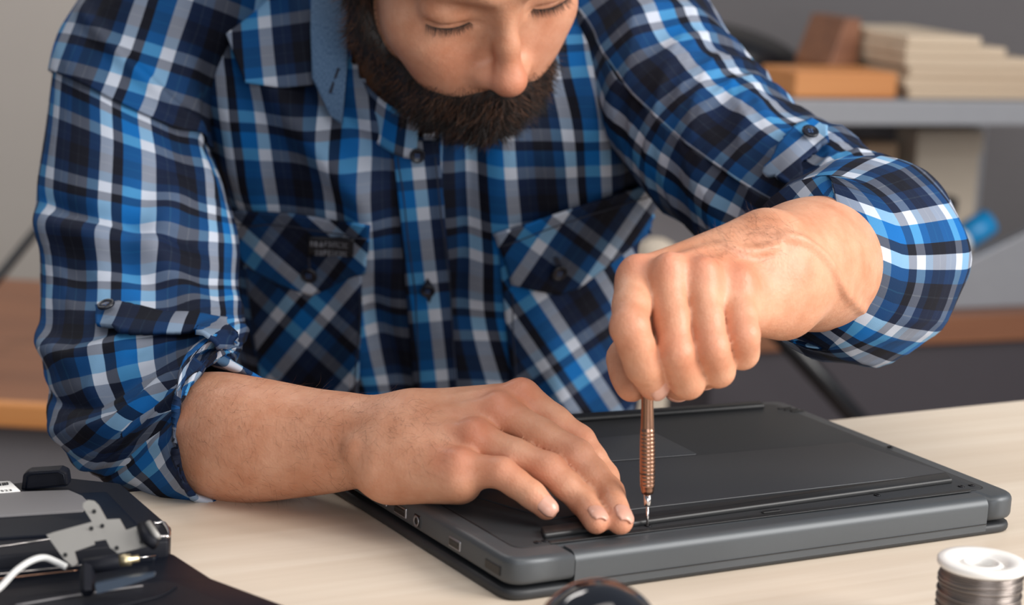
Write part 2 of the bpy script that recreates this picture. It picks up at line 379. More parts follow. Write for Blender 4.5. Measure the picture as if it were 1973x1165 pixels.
# bottom cover, sunk edge groove around it
ZC = 0.0243
cov = rounded_poly([(0.013, 0.0165), (LW-0.012, 0.0165), (LW-0.012, LD-0.010), (0.013, LD-0.010)], 0.008)
link('bottom_cover', slab('bottom_cover', cov, 0.0225, ZC, 0.0006, 2), M_cover, lt)
link('seam', slab('seam', rounded_poly([(0.0124, 0.0159), (LW-0.0114, 0.0159), (LW-0.0114, LD-0.0094), (0.0124, LD-0.0094)], 0.008), 0.0238, 0.02404, 0), M_port, lt, smooth=False)
def plate(name, pts, z0, z1, bev, mat, r=0.002):
    return link(name, slab(name, rounded_poly([lp(*p, z=z1) for p in pts], r), z0, z1, bev, 2), mat, lt)
plate('battery_plate', [(1060, 998), (880, 945), (1155, 893), (1640, 851), (1826, 910)], 0.0240, 0.0250, 0.0004, M_plate)
plate('access_plate', [(1120, 846), (1262, 833), (1344, 874), (1165, 888)], 0.0240, 0.0247, 0.0003, M_plate)
# rubber feet
plate('rubber_foot', [(1048, 1028), (1042, 1013), (1824, 908), (1836, 921)], 0.0240, 0.0275, 0.0012, M_rubber, 0.0015)
plate('rubber_foot', [(1090, 806), (1086, 797), (1466, 771), (1474, 778)], 0.0240, 0.0275, 0.0012, M_rubber, 0.0015)
# ridge line between foot and hinge
plate('cover_ridge', [(1060, 1046), (1058, 1040), (1868, 941), (1872, 945)], 0.0240, 0.0247, 0.0002, M_rubber, 0.0008)
# screws
for (px, py) in [(1035, 1046), (1050, 1043), (1249, 1014), (1690, 955), (1852, 938), (1872, 936), (1715, 862), (1303, 787)]:
    x, y = lp(px, py)
    s = link('screw', lathe('screw', [(0.0, 0.0), (0.0019, 0.0), (0.0021, 0.0002), (0.0017, 0.0006), (0.0009, 0.0006), (0.0006, 0.0002), (0.0, 0.0002)], 16, cap=False), M_screw, lt); s.location = (x, y, ZC)
# sliding latch near the hinge, vents at the far corner
x, y = lp(1486, 987); link('latch', bevel_box('latch', 0.013, 0.0028, 0.0012, 0.0004, 1, loc=(x, y, 0.0246)), M_port, lt, smooth=False)
x, y = lp(1512, 787)
for k in range(3): link('vent_slot', bevel_box('vent_slot', 0.011, 0.0022, 0.0006, 0.0002, 1, loc=(x+0.002*k, y-0.0045*k, 0.0245)), M_port, lt, smooth=False)
# ports along the left side (x = 0 plane): y position, half width, height
for (py_, w, h, kind) in [(0.018, 0.016, 0.0055, 'jack'), (0.060, 0.013, 0.0058, 'usb'), (0.104, 0.0075, 0.007, 'round'), (0.125, 0.015, 0.006, 'usb'), (0.150, 0.016, 0.006, 'usb'), (0.18, 0.014, 0.006, 'usb')]:
    e = link('port', bevel_box('port', 0.003, w, h, 0.0006, 2, loc=(0.0009, py_, 0.0150)), M_port if kind != 'usb' else M_portm, lt, smooth=False)
    if kind == 'usb':
        link('port_mouth', bevel_box('port_mouth', 0.0032, w-0.0014, h-0.0016, 0.0003, 1, loc=(0.0008, py_, 0.0150)), M_port, e, smooth=False)
        link('port_tongue', bevel_box('port_tongue', 0.0034, w-0.004, 0.0016, 0.0002, 1, loc=(0.0007, py_, 0.0158)), M_rubber, e, smooth=False)
    elif kind == 'round':
        r = link('jack_ring', lathe('jack_ring', [(0.0030, 0), (0.0034, 0.0004), (0.0028, 0.0006), (0.0020, 0.0002)], 20, cap=False), M_portm, e); r.rotation_euler = (0, -math.pi/2, 0); r.location = (-0.0007, py_, 0.0150)
# ------------------------------------------------------------------ screwdriver
M_copper = plain('rose_metal', srgb(158, 122, 103), 0.27, metal=1.0, var=0.05)
M_chrome = plain('chrome', srgb(205, 200, 198), 0.14, metal=1.0, var=0.03)
tipw = atz(1247.5, 1013, TZ+0.0250); topw = at(1247, 640, 1.158)
axd = (topw-tipw)/np.linalg.norm(topw-tipw); Ls = float(np.linalg.norm(topw-tipw))
sd = empty('screwdriver', tipw, 'slim copper coloured precision screwdriver held upright on the laptop', 'screwdriver')
sd.rotation_euler = V(axd).to_track_quat('Z', 'Y').to_euler(); bpy.context.view_layer.update()
link('blade', lathe('blade', [(0.0002, 0), (0.0007, 0.0006), (0.00075, 0.0125)], 16), M_chrome, sd)
link('ferrule', lathe('ferrule', [(0.0008, 0.0115), (0.0017, 0.0118), (0.0020, 0.0125), (0.0020, 0.0190)], 24), M_chrome, sd)
pr = [(0.0020, 0.0186), (0.0032, 0.0190), (0.0036, 0.0210)]
z = 0.0230
for k in range(15):
    t = k/14; r = 0.00385+0.00055*math.sin(math.pi*(0.15+0.6*t))-0.0002*t
    pr += [(r-0.00018, z), (r, z+0.0003), (r, z+0.0016), (r-0.00018, z+0.0019)]; z += 0.0022
pr += [(0.0037, z+0.001), (0.0034, z+0.012), (0.0034, Ls-0.006), (0.0040, Ls-0.003), (0.0036, Ls), (0.0, Ls)]
link('handle', lathe('handle', pr, 32), M_copper, sd)
link('groove', lathe('groove', [(0.0043, 0.0305), (0.00446, 0.0306), (0.00446, 0.0309), (0.0043, 0.0310)], 32, cap=False), M_port, sd)
# ------------------------------------------------------------------ solder spool
H_ = 0.044
tc_ = atz(1893, 1076, TZ+H_); sp = empty('solder_spool', (tc_[0], tc_[1], TZ), 'white spool wound with grey solder wire at the right edge', 'spool')
Rf = 83/FPX*np.linalg.norm(tc_-CAM)
M_spool = plain('spool_white', srgb(240, 238, 234), 0.4, var=0.02); M_solder = plain('solder_wire', srgb(140, 132, 128), 0.3, metal=0.85, var=0.08)
for nm, z0 in (('upper_flange', H_-0.0042), ('lower_flange', 0.0003)):
    prf = [(Rf*0.50, z0), (Rf*0.97, z0), (Rf, z0+0.0008), (Rf, z0+0.0030), (Rf*0.97, z0+0.0038), (Rf*0.80, z0+0.0040), (Rf*0.60, z0+0.0030), (Rf*0.54, z0+0.0006), (Rf*0.50, z0)]
    link(nm, lathe(nm, prf, 64, cap=False), M_spool, sp)
link('hub', lathe('hub', [(Rf*0.56, 0.001), (Rf*0.56, H_-0.0036), (Rf*0.50, H_-0.0030), (Rf*0.42, H_-0.0018), (Rf*0.36, H_-0.0016), (Rf*0.34, H_-0.006), (Rf*0.33, 0.004)], 48, cap=False), M_spool, sp)
rg = random.Random(2); prf = [(Rf*0.58, 0.0046)]; z = 0.0046; 
while z < H_-0.0056:
    rr = Rf*0.905+rg.uniform(-0.0006, 0.0006)
    for a in range(5): prf.append((rr+0.0006*math.sin(math.pi*a/4), z+0.0011*a/4))
    z += 0.00112
prf.append((Rf*0.58, z)); link('wire_coil', lathe('wire_coil', prf, 72, cap=False), M_solder, sp)
for k in range(7):
    zz = 0.010+0.0042*k; tl = rg.uniform(-0.0016, 0.0016); ph = rg.random()*6.28
    link('wire_turn', tube('wire_turn', [(Rf*0.935*math.cos(a), Rf*0.935*math.sin(a), zz+tl*math.cos(a+ph)) for a in np.linspace(0, 2*math.pi*0.995, 72)], 0.0006, 6), M_solder, sp)
e_ = [(-Rf*0.6, -Rf*0.75, 0.012), (-Rf*1.02, -Rf*0.4, 0.007), (-Rf*1.25, -Rf*0.2, 0.0015), (-Rf*1.5, -Rf*0.35, 0.0009)]
link('wire_end', tube('wire_end', e_, 0.0007, 8, n=30), M_solder, sp)
# ------------------------------------------------------------------ glossy dome
M_gloss = plain('gloss_black', (0.004, 0.005, 0.009, 1), 0.06, var=0.02, coat=1.0)
RB = 0.0305; bc = atz(1152, 1243, TZ+RB+0.004)
dm = empty('loupe', (bc[0], bc[1], TZ), 'glossy black round dome at the bottom edge below the laptop', 'loupe')
link('dome', lathe('dome', [(0.0, RB*2+0.004)]+[(RB*math.sin(a), RB*math.cos(a)+RB+0.004) for a in np.linspace(0.04, 2.2, 40)]+[(0.0, 0.012)], 64, cap=False), M_gloss, dm)
link('base_ring', lathe('base_ring', [(0.0, 0.0003), (RB*0.84, 0.0003), (RB*0.88, 0.002), (RB*0.88, 0.012), (RB*0.80, 0.0145), (0.0, 0.0145)], 48, cap=False), M_black_pl, dm)
# ------------------------------------------------------------------ opened black laptop, lower left
M_gl2 = plain('gloss_navy_black', (0.005, 0.007, 0.013, 1), 0.36, var=0.05, spec=0.12)
M_matt = plain('matt_black', (0.007, 0.008, 0.013, 1), 0.5, var=0.1, spec=0.18, bump=0.04, bscale=1500)
M_pad = plain('grey_pad', srgb(112, 110, 112), 0.55, var=0.03)
M_brk = plain('bracket_metal', srgb(158, 156, 152), 0.5, metal=0.35, var=0.08)
M_paper = plain('white_label', srgb(225, 224, 222), 0.6, var=0.02); M_gold = plain('brass', srgb(222, 205, 165), 0.3, metal=0.9)
M_cable = plain('cable_white', srgb(214, 214, 212), 0.45)
bl = empty('dismantled_laptop', atz(150, 1060, TZ), 'dismantled black laptop with a bare metal hinge in the lower left corner', 'laptop')
def wslab(name, pts, zp, z0, z1, bev, mat, r=0.003, parent=None):
    """slab whose upper outline passes through the photo pixels at height zp above the table"""
    q = [atz(px, py, TZ+zp)[:2] for px, py in pts]
    return wlink(name, slab(name, rounded_poly(q, r), TZ+z0, TZ+z1, bev, 2), mat, parent or bl)
wslab('palm_rest', [(-120, 1082), (326, 1040), (330, 1014), (232, 930), (120, 918), (-120, 948)], 0.019, 0.0006, 0.019, 0.0016, M_matt)
wslab('raised_deck', [(-120, 1042), (275, 1018), (205, 946), (-120, 962)], 0.0205, 0.018, 0.0205, 0.0006, M_gl2)
wslab('grey_pad', [(-120, 1000), (160, 982), (172, 968), (158, 954), (132, 943), (-120, 952)], 0.0218, 0.0195, 0.0218, 0.0003, M_pad, 0.001)
# lug: hollow raised frame at the far edge
lug = [(40, 945), (132, 936), (128, 910), (115, 904), (55, 908), (44, 914)]
q = [at(px, py, atz(86, 940, TZ+0.0205)[1]) for px, py in lug]
vs = [p for p in q]+[p+np.array([0, 0.010, 0]) for p in q]; n_ = len(q)
lo_ = wlink('lug', mesh('lug', vs, [tuple(range(n_))[::-1], tuple(range(n_, 2*n_))]+[(i, (i+1) % n_, n_+(i+1) % n_, n_+i) for i in range(n_)]), M_matt, bl, smooth=False)
md = lo_.modifiers.new('bevel', 'BEVEL'); md.width = 0.0012; md.segments = 2
wlink('lug_rim', tube('lug_rim', [at(px, py, atz(86, 940, TZ+0.0205)[1]-0.001) for px, py in [(50, 944), (52, 918), (62, 913), (112, 909), (122, 914), (126, 935), (52, 942)]], 0.0005, 6), M_gl2, bl)
lab = wslab('paper_label', [(-40, 952), (39, 945), (19, 926), (-40, 928)], 0.0222, 0.0205, 0.0222, 0, M_paper, 0)
# printed characters on the label
tcu = bpy.data.curves.new('label_print', 'FONT'); tcu.body = 'P01523'; tcu.size = 0.0046; tcu.extrude = 0.00005
to = bpy.data.objects.new('label_print_tmp', tcu); COL.objects.link(to); bpy.context.view_layer.update()
tm = bpy.data.meshes.new_from_object(to.evaluated_get(bpy.context.evaluated_depsgraph_get())); bpy.data.objects.remove(to)
p0 = atz(-22, 949, TZ+0.0224); px_ = nz_(atz(36, 944, TZ+0.0224)-p0); py_ = np.cross([0, 0, 1], px_)
tm.transform(Matrix(((px_[0], py_[0], 0, p0[0]), (px_[1], py_[1], 0, p0[1]), (0, 0, 1, p0[2]), (0, 0, 0, 1))))
tx = wlink('label_print', tm, M_black_pl, lab, smooth=False)
for (xa, ya, xb, yb) in [(-10, 936, 3, 935), (5, 935, 12, 934), (13, 934, 17, 933)]:
    wslab('label_bar', [(xa, ya), (xb, yb), (xb-2, yb-5), (xa-2, ya-5)], 0.0223, 0.022, 0.0224, 0, M_black_pl, 0, parent=lab)
# ledge lines and hinge trough in front of the deck
wslab('trough', [(-120, 1108), (300, 1072), (322, 1046), (-120, 1084)], 0.012, 0.0006, 0.012, 0.0010, M_gl2)
wlink('trim_line', tube('trim_line', [atz(x, y, TZ+0.0196) for x, y in [(-60, 1061), (30, 1048), (110, 1036), (230, 1022)]], 0.0004, 6, n=20), M_chrome, bl)
wlink('trim_line', tube('trim_line', [atz(x, y, TZ+0.0130) for x, y in [(-60, 1112), (60, 1099), (135, 1091), (300, 1070)]], 0.0005, 6, n=20), M_chrome, bl)
wlink('trim_line', tube('trim_line', [atz(x, y, TZ+0.0128) for x, y in [(-60, 1122), (60, 1108), (150, 1098)]], 0.0005, 6, n=20), M_copper, bl)
wlink('corner_bracket', tube('corner_bracket', [atz(x, y, TZ+0.0195) for x, y in [(296, 1008), (316, 1008), (326, 1030), (308, 1034)]], 0.0011, 8, n=20), M_chrome, bl)
# display panel lying open in front
wslab('display_panel', [(-120, 1300), (720, 1240), (560, 1168), (408, 1112), (330, 1062), (-120, 1105)], 0.0100, 0.0006, 0.0100, 0.0020, M_gl2, 0.006)
wslab('display_bezel', [(-120, 1262), (560, 1215), (430, 1160), (330, 1118), (-120, 1160)], 0.0108, 0.009, 0.0108, 0.0004, M_matt, 0.004)
wlink('bezel_edge', tube('bezel_edge', [atz(x, y, TZ+0.0112) for x, y in [(30, 1166), (160, 1144), (275, 1128)]], 0.0006, 6, n=16), M_pad, bl)
wlink('bezel_edge', tube('bezel_edge', [atz(x, y, TZ+0.0112) for x, y in [(190, 1176), (300, 1150), (340, 1130)]], 0.0006, 6, n=16), M_matt, bl)
# metal hinge bracket: flat plate with holes, tilted towards the viewer
def zb(x, y): return (x/4.088, 880+y/4.088)
def bp3(x, y, off=0.0):
    px, py = zb(x, y); return at(px, py, 1.080-(py-963)*0.00026-off)
outl = [(365, 612), (430, 590), (725, 510), (652, 395), (656, 362), (692, 338), (740, 345), (776, 380), (838, 492), (940, 486), (990, 575), (1110, 535), (1172, 700), (930, 760), (868, 715), (835, 650), (740, 665), (745, 690), (585, 745), (612, 838), (572, 862), (500, 800)]
pts = [bp3(*p) for p in outl]; nrm_ = np.array([0, -0.95, 0.3]); nrm_ /= np.linalg.norm(nrm_); n_ = len(pts)
bmk = bmesh.new(); f_ = bmk.faces.new([bmk.verts.new(V(p)) for p in pts]); bmk.normal_update()
ext = bmesh.ops.extrude_face_region(bmk, geom=[f_]); bmesh.ops.translate(bmk, vec=V(-nrm_*0.0014), verts=[g for g in ext['geom'] if isinstance(g, bmesh.types.BMVert)]); bmesh.ops.recalc_face_normals(bmk, faces=bmk.faces); bmesh.ops.triangulate(bmk, faces=bmk.faces[:])
br = wlink('hinge_bracket', bm_mesh('hinge_bracket', bmk), M_brk, bl, smooth=False)
for (hx_, hy_) in [(742, 428), (720, 562), (806, 542), (1116, 668), (920, 716), (515, 770)]:
    c = bp3(hx_, hy_, 0.0007); me = lathe('screw_hole', [(0.0, 0), (0.0011, 0), (0.0011, 0.0004), (0.0, 0.0004)], 16, cap=False)
    me.transform(Matrix.Translation(V(c)) @ V(nrm_).to_track_quat('Z', 'Y').to_matrix().to_4x4()); wlink('screw_hole', me, M_port, br, smooth=False)
wlink('hinge_barrel', tube('hinge_barrel', [bp3(655, 868, 0.004), bp3(665, 866, 0.004), bp3(935, 822, 0.004), bp3(942, 821, 0.004)], [0.0034, 0.0040, 0.0040, 0.0034], 24), M_matt, bl)
wlink('hinge_pin', tube('hinge_pin', [bp3(940, 818, 0.004), bp3(1030, 808, 0.004), bp3(1036, 806, 0.004), bp3(1095, 796, 0.004)], [0.0030, 0.0030, 0.0018, 0.0018], 20), M_gold, bl)
wlink('hinge_block', tube('hinge_block', [bp3(690, 1075, 0.005), bp3(688, 1060, 0.005), bp3(688, 870, 0.005), bp3(690, 850, 0.005)], [0.0030, 0.0036, 0.0036, 0.0030], 6), M_matt, bl, smooth=False)
q = [bp3(*p, 0.0085) for p in [(748, 1000), (955, 955), (1215, 920), (1215, 940), (950, 1030), (762, 1078)]]
vs = [p for p in q]+[p+np.array([0, 0.004, 0]) for p in q]; n_ = len(q)
wlink('hinge_plate', mesh('hinge_plate', vs, [tuple(range(n_))[::-1], tuple(range(n_, 2*n_))]+[(i, (i+1) % n_, n_+(i+1) % n_, n_+i) for i in range(n_)]), plain('slate_metal', srgb(70, 82, 98), 0.35, metal=0.5), bl, smooth=False)
wlink('hinge_clip', tube('hinge_clip', [bp3(1120, 545, 0.002), bp3(1150, 640, 0.004), bp3(1225, 690, 0.004)], 0.0030, 10), M_matt, bl)
wlink('hinge_clip', tube('hinge_clip', [bp3(1165, 520, 0.004), bp3(1245, 640, 0.004)], 0.0018, 10), M_brk, bl)
cb = wlink('cable', tube('cable', [at(-40, 1160, 1.01), at(0, 1131, 1.02), at(30, 1100, 1.035), at(60, 1080, 1.045), at(85, 1074, 1.05), at(108, 1082, 1.05), at(128, 1092, 1.048)], 0.0017, 12, n=50), M_cable, bl)
# ------------------------------------------------------------------ organic modelling: smooth-blended distance field -> one continuous mesh
def smin(a, b, k):
    h = np.maximum(k-np.abs(a-b), 0)/k
    return np.minimum(a, b)-h*h*k*0.25
def A3(p): return np.asarray(p, np.float32)
class Node:
    lo = hi = None
    def dist_to(self, c):
        return float(np.linalg.norm(np.maximum(np.maximum(self.lo-c, c-self.hi), 0)))
class RC(Node):                                 # tapered capsule
    def __init__(s, a, b, ra, rb):
        s.a, s.b, s.ra, s.rb = A3(a), A3(b), ra, rb; m = max(ra, rb)
        s.lo = np.minimum(s.a, s.b)-m; s.hi = np.maximum(s.a, s.b)+m
    def ev(s, P, c, R):
        ab = s.b-s.a; t = np.clip(((P-s.a)@ab)/(ab@ab+1e-12), 0, 1)
        return np.linalg.norm(P-s.a-t[:, None]*ab, axis=1)-(s.ra+t*(s.rb-s.ra))
class EL(Node):                                 # ellipsoid, rows of M are its axes
    def __init__(s, c, r, M=None):
        s.c, s.r = A3(c), A3(r); s.M = A3(np.eye(3) if M is None else M); m = max(r)
        s.lo = s.c-m; s.hi = s.c+m
    def ev(s, P, c, R):
        q = (P-s.c)@s.M.T; k0 = np.linalg.norm(q/s.r, axis=1); k1 = np.linalg.norm(q/(s.r*s.r), axis=1)+1e-9
        return k0*(k0-1)/k1
class SU(Node):                                 # smooth union
    def __init__(s, k, *ch):
        s.k, s.ch = k, [c for c in ch if c is not None]
        s.lo = np.min([c.lo for c in s.ch], axis=0); s.hi = np.max([c.hi for c in s.ch], axis=0)
    def ev(s, P, c, R):
        d = None
        for n in s.ch:
            if n.dist_to(c) > R+s.k*1.5+0.012: continue
            e = n.ev(P, c, R)
            if e is None: continue
            d = e if d is None else smin(d, e, s.k)
        return d
class HD(Node):                                 # limb with separate fingers: each blends with the limb, hardly with its neighbour
    def __init__(s, kf, kn, base, *fins):
        s.kf, s.kn, s.base, s.fins = kf, kn, base, fins; al = [base]+list(fins)
        s.lo = np.min([c.lo for c in al], axis=0); s.hi = np.max([c.hi for c in al], axis=0)
    def ev(s, P, c, R):
        b = s.base.ev(P, c, R) if s.base.dist_to(c) <= R+s.kf+0.012 else None
        out = b; fc = None
        for f in s.fins:
            if f.dist_to(c) > R+s.kf+0.012: continue
            e = f.ev(P, c, R)
            if e is None: continue
            m = e if b is None else smin(e, b, s.kf)
            fc = e if fc is None else smin(fc, e, s.kn)
            out = m if out is None else np.minimum(out, m)
        return out if fc is None else np.minimum(out, fc)
class SD(Node):                                 # smooth subtraction of cuts from base
    def __init__(s, k, base, *cuts):
        s.k, s.base, s.cuts = k, base, cuts; s.lo, s.hi = base.lo, base.hi
    def ev(s, P, c, R):
        d = s.base.ev(P, c, R)
        if d is None: return None
        for n in s.cuts:
            if n.dist_to(c) > R+s.k+0.004: continue
            e = n.ev(P, c, R)
            if e is not None: d = -smin(-d, e, s.k)
        return d
def surface_nets(root, h, nb=14):
    lo = root.lo-3*h; dims = np.ceil((root.hi-lo+3*h)/(h*nb)).astype(int)
    R = nb*h*0.5*1.7321+2*h
    g = np.arange(nb+1, dtype=np.float32)
    G = np.stack(np.meshgrid(g, g, g, indexing='ij'), -1).reshape(-1, 3)*h
    S = np.array(dims)*nb+4
    keys, pos, quads = [], [], []
    def enc(i): return (i[..., 0].astype(np.int64)*S[1]+i[..., 1])*S[2]+i[..., 2]
    E3 = np.eye(3, dtype=int)
    for bx in range(dims[0]):
        for by in range(dims[1]):
            for bz in range(dims[2]):
                o = lo+np.array([bx, by, bz])*nb*h; c = (o+nb*h*0.5).astype(np.float32)
                if root.dist_to(c) > R: continue
                e = root.ev(c[None], c, R)
                if e is None or abs(float(e[0])) > R*1.15: continue
                D = root.ev((G+o).astype(np.float32), c, R)
                if D is None or D.min() > 0 or D.max() < 0: continue
                D = D.reshape(nb+1, nb+1, nb+1); s = D < 0
                cnt = np.zeros((nb, nb, nb), np.float32); acc = np.zeros((nb, nb, nb, 3), np.float32)
                for ax in range(3):
                    a = np.take(D, range(nb), axis=ax); b = np.take(D, range(1, nb+1), axis=ax)
                    cr = (a < 0) != (b < 0)
                    t = np.where(cr, a/np.where(a == b, 1, a-b), 0)
                    o1, o2 = [k for k in range(3) if k != ax]
                    for d1 in (0, 1):
                        for d2 in (0, 1):
                            sl = [slice(None)]*3; sl[o1] = slice(d1, nb+d1); sl[o2] = slice(d2, nb+d2)
                            m = cr[tuple(sl)]; cnt += m
                            acc[..., ax] += np.where(m, t[tuple(sl)], 0); acc[..., o1] += m*d1; acc[..., o2] += m*d2
                    ii = np.argwhere(cr)            # lattice edges -> quads
                    # every edge is owned by exactly one block: transverse index < nb
                    ii = ii[(ii[:, o1] < nb) & (ii[:, o2] < nb)]
                    if len(ii):
                        neg = s[tuple(ii.T)]
                        gi = ii+np.array([bx, by, bz])*nb+1
                        q = np.stack([enc(gi-E3[o1]-E3[o2]), enc(gi-E3[o2]), enc(gi), enc(gi-E3[o1])], 1)
                        flip = neg if ax != 1 else ~neg
                        q[~flip] = q[~flip][:, ::-1]
                        quads.append(q)
                cell = np.argwhere(cnt > 0)
                p = acc[tuple(cell.T)]/cnt[tuple(cell.T)][:, None]
                pos.append(o+(cell+p)*h); keys.append(enc(cell+np.array([bx, by, bz])*nb+1))
    keys = np.concatenate(keys); pos = np.concatenate(pos); quads = np.concatenate(quads)
    od = np.argsort(keys); keys = keys[od]; pos = pos[od]
    idx = np.clip(np.searchsorted(keys, quads), 0, len(keys)-1)
    ok = (keys[idx] == quads).all(axis=1)
    return pos, idx[ok]
def lap_smooth(pos, quads, it=2, lam=0.5):
    n = len(pos); e = np.concatenate([quads[:, [0, 1]], quads[:, [1, 2]], quads[:, [2, 3]], quads[:, [3, 0]]])
    for _ in range(it):
        acc = np.zeros_like(pos); cnt = np.bincount(e[:, 0], minlength=n)+np.bincount(e[:, 1], minlength=n)
        for a in range(3):
            acc[:, a] = np.bincount(e[:, 0], pos[e[:, 1], a], n)+np.bincount(e[:, 1], pos[e[:, 0], a], n)
        pos = pos+lam*(acc/np.maximum(cnt, 1)[:, None]-pos)
    return pos
def fast_mesh(name, pos, quads):
    me = bpy.data.meshes.new(name); nq = len(quads)
    me.vertices.add(len(pos)); me.vertices.foreach_set('co', pos.astype(np.float32).ravel())
    me.loops.add(nq*4); me.loops.foreach_set('vertex_index', quads.astype(np.int32).ravel())
    me.polygons.add(nq); me.polygons.foreach_set('loop_start', np.arange(0, nq*4, 4, dtype=np.int32))
    me.polygons.foreach_set('use_smooth', np.ones(nq, bool))
    me.update(calc_edges=True); me.validate(); return me
# ------------------------------------------------------------------ person: hands and arms (joint positions in world space)
def finger(J, r, k=0.004, bump=1.0, dors=None):
    """J: MCP, PIP, DIP, TIP; r: radii at them"""
    M, Pp, D, T = [np.asarray(j, float) for j in J]
    ch = []
    m1 = M*0.45+Pp*0.55; m2 = Pp*0.5+D*0.5
    ch += [RC(M, m1, r[0]*0.98, (r[0]+r[1])*0.475), RC(m1, Pp, (r[0]+r[1])*0.475, r[1])]
    ch += [RC(Pp, m2, r[1], (r[1]+r[2])*0.485), RC(m2, D, (r[1]+r[2])*0.485, r[2])]
    ch += [RC(D, T, r[2]*1.0, r[3])]
    if dors is not None:
        d = np.asarray(dors, float)
        for J_, rr, s in ((Pp, r[1], 1.0), (D, r[2], 0.5)):
            ch.append(EL(J_+d*rr*0.26*s, (rr*0.86, rr*0.86, rr*0.86)))
    return SU(k, *ch)
def chain(pr, sub=4, k=0.01):
    """smooth limb through (point, radius) samples"""
    Q = np.array([list(p)+[r] for p, r in pr]); Q = catmull(Q, (len(pr)-1)*sub+1)
    return SU(k*0.2, *[RC(Q[i, :3], Q[i+1, :3], float(Q[i, 3]), float(Q[i+1, 3])) for i in range(len(Q)-1)])
def hand(F, R, wrist_c, lat, fchain, thumb, tr, dors, palm_r=0.0125, extra=(), bumps=(), webk=0.93):
    """F: four finger chains index..pinky; lat: unit vector across the wrist (towards the index side)"""
    wrist_c = np.asarray(wrist_c, float); palm = []
    offs = (0.0155, 0.0055, -0.0055, -0.0155)
    for i, (J, o) in enumerate(zip(F, offs)):
        M = np.asarray(J[0], float); C = wrist_c+lat*o*1.15
        palm.append(RC(C, C+(M-C)*webk, 0.0170, R[i][0]*1.0))
        palm.append(RC(C-dors*0.006, M-dors*0.011-(M-C)*0.12, 0.0170, palm_r))
    base = SU(0.009, *palm, *extra)
    tend = []
    for J, o in zip(F, offs):                    # extensor tendons and knuckle heads
        M = np.asarray(J[0], float); C = wrist_c+lat*o*0.7+dors*0.0155
        tend.append(RC(C*0.55+(M+dors*R[0][0]*0.95)*0.45, M+dors*R[0][0]*0.86, 0.0018, 0.0026))
        tend.append(EL(M+dors*R[0][0]*0.52, (0.0082, 0.0082, 0.0082)))
    base = SU(0.0055, base, *tend)
    fore = chain(fchain, 5)
    arm = SU(0.018, base, fore)
    if bumps: arm = SU(0.0045, arm, *(bumps(arm) if callable(bumps) else bumps))
    fin = [finger(J, r, dors=None) for J, r in zip(F, R)]
    th = None
    if thumb is not None:
        C, M, I, T = [np.asarray(t, float) for t in thumb]
        th = SU(0.006, RC(C, M, tr[0], tr[1]), RC(M, I, tr[1], tr[2]), RC(I, I*0.45+T*0.55, tr[2], tr[2]*1.0), RC(I*0.45+T*0.55, T, tr[2]*1.0, tr[3]))
    if th is not None: fin.append(th)
    return HD(0.0042, 0.0010, arm, *fin)

toC = nz_(-_f)                                    # towards the camera
# --- hand resting on the laptop (left in the photo)
zt_ = TZ+0.0245
def tipz(px, py, r): return atz(px, py, zt_+r)
FL = [
    [at(1010, 768, 1.216), at(1116, 850, 1.204), at(1164, 918, 1.192), tipz(1188, 982, 0.008)],
    [at(966, 795, 1.202), at(1111, 876, 1.180), at(1174, 948, 1.170), tipz(1195, 1004, 0.0085)],
    [at(920, 845, 1.186), at(1056, 902, 1.170), at(1124, 966, 1.163), tipz(1149, 1004, 0.0085)],
    [at(892, 905, 1.170), at(966, 910, 1.160), at(1024, 952, 1.153), at(1053, 979, 1.150)],
]
RL = [(0.0106, 0.0090, 0.0080, 0.0072), (0.0106, 0.0089, 0.0080, 0.0075), (0.0100, 0.0086, 0.0077, 0.0072), (0.0094, 0.0084, 0.0073, 0.0067)]
WL = at(778, 854, 1.204); EL_L = at(268, 805, 1.425)
latL = nz_(np.asarray(FL[0][0])-np.asarray(FL[3][0])+0.015*_u)
fwdL = nz_(FL[1][0]-WL); dorL = nz_(np.cross(latL, fwdL)); dorL = dorL if dorL@toC > 0 else -dorL
thL = [at(800, 850, 1.215), at(905, 838, 1.240), at(985, 880, 1.245), at(1035, 915, 1.240)]
exL = [RC(at(815, 892, 1.186), at(885, 922, 1.166), 0.0150, 0.0125)]
chL = [(at(790, 851, 1.202), 0.0210), (at(735, 848, 1.214), 0.0238), (at(670, 849, 1.226), 0.0275), (at(600, 851, 1.237), 0.0310), (at(470, 846, 1.258), 0.0375), (at(392, 838, 1.290), 0.0375), (at(330, 832, 1.362), 0.0235), (EL_L, 0.024)]
bpL = [EL(at(690, 868, 1.194), (0.0085, 0.0085, 0.0085))]
HAND_L = hand(FL, RL, WL, latL, chL, thL, (0.014, 0.0115, 0.0100, 0.0085), dorL, extra=exL, bumps=bpL)
# --- hand holding the screwdriver (right in the photo)
FR = [
    [at(1222, 540, 1.160), at(1213, 630, 1.126), at(1239, 704, 1.130), at(1259, 741, 1.142)],
    [at(1284, 536, 1.152), at(1303, 680, 1.130), at(1325, 735, 1.141), at(1306, 745, 1.168)],
    [at(1350, 546, 1.155), at(1371, 668, 1.134), at(1384, 714, 1.146), at(1356, 724, 1.174)],
    [at(1420, 562, 1.166), at(1431, 645, 1.144), at(1431, 680, 1.154), at(1400, 690, 1.184)],
]
RR = [(0.0111, 0.0101, 0.0095, 0.0086), (0.0102, 0.0093, 0.0091, 0.0082), (0.0098, 0.0089, 0.0087, 0.0078), (0.0096, 0.0089, 0.0085, 0.007)]
WR = at(1492, 520, 1.212); EL_R = at(1705, 512, 1.425)
latR = nz_(np.asarray(FR[0][0])-np.asarray(FR[3][0])); latR = nz_(latR*0.35+0.9*np.array(_u)+0.15*toC)
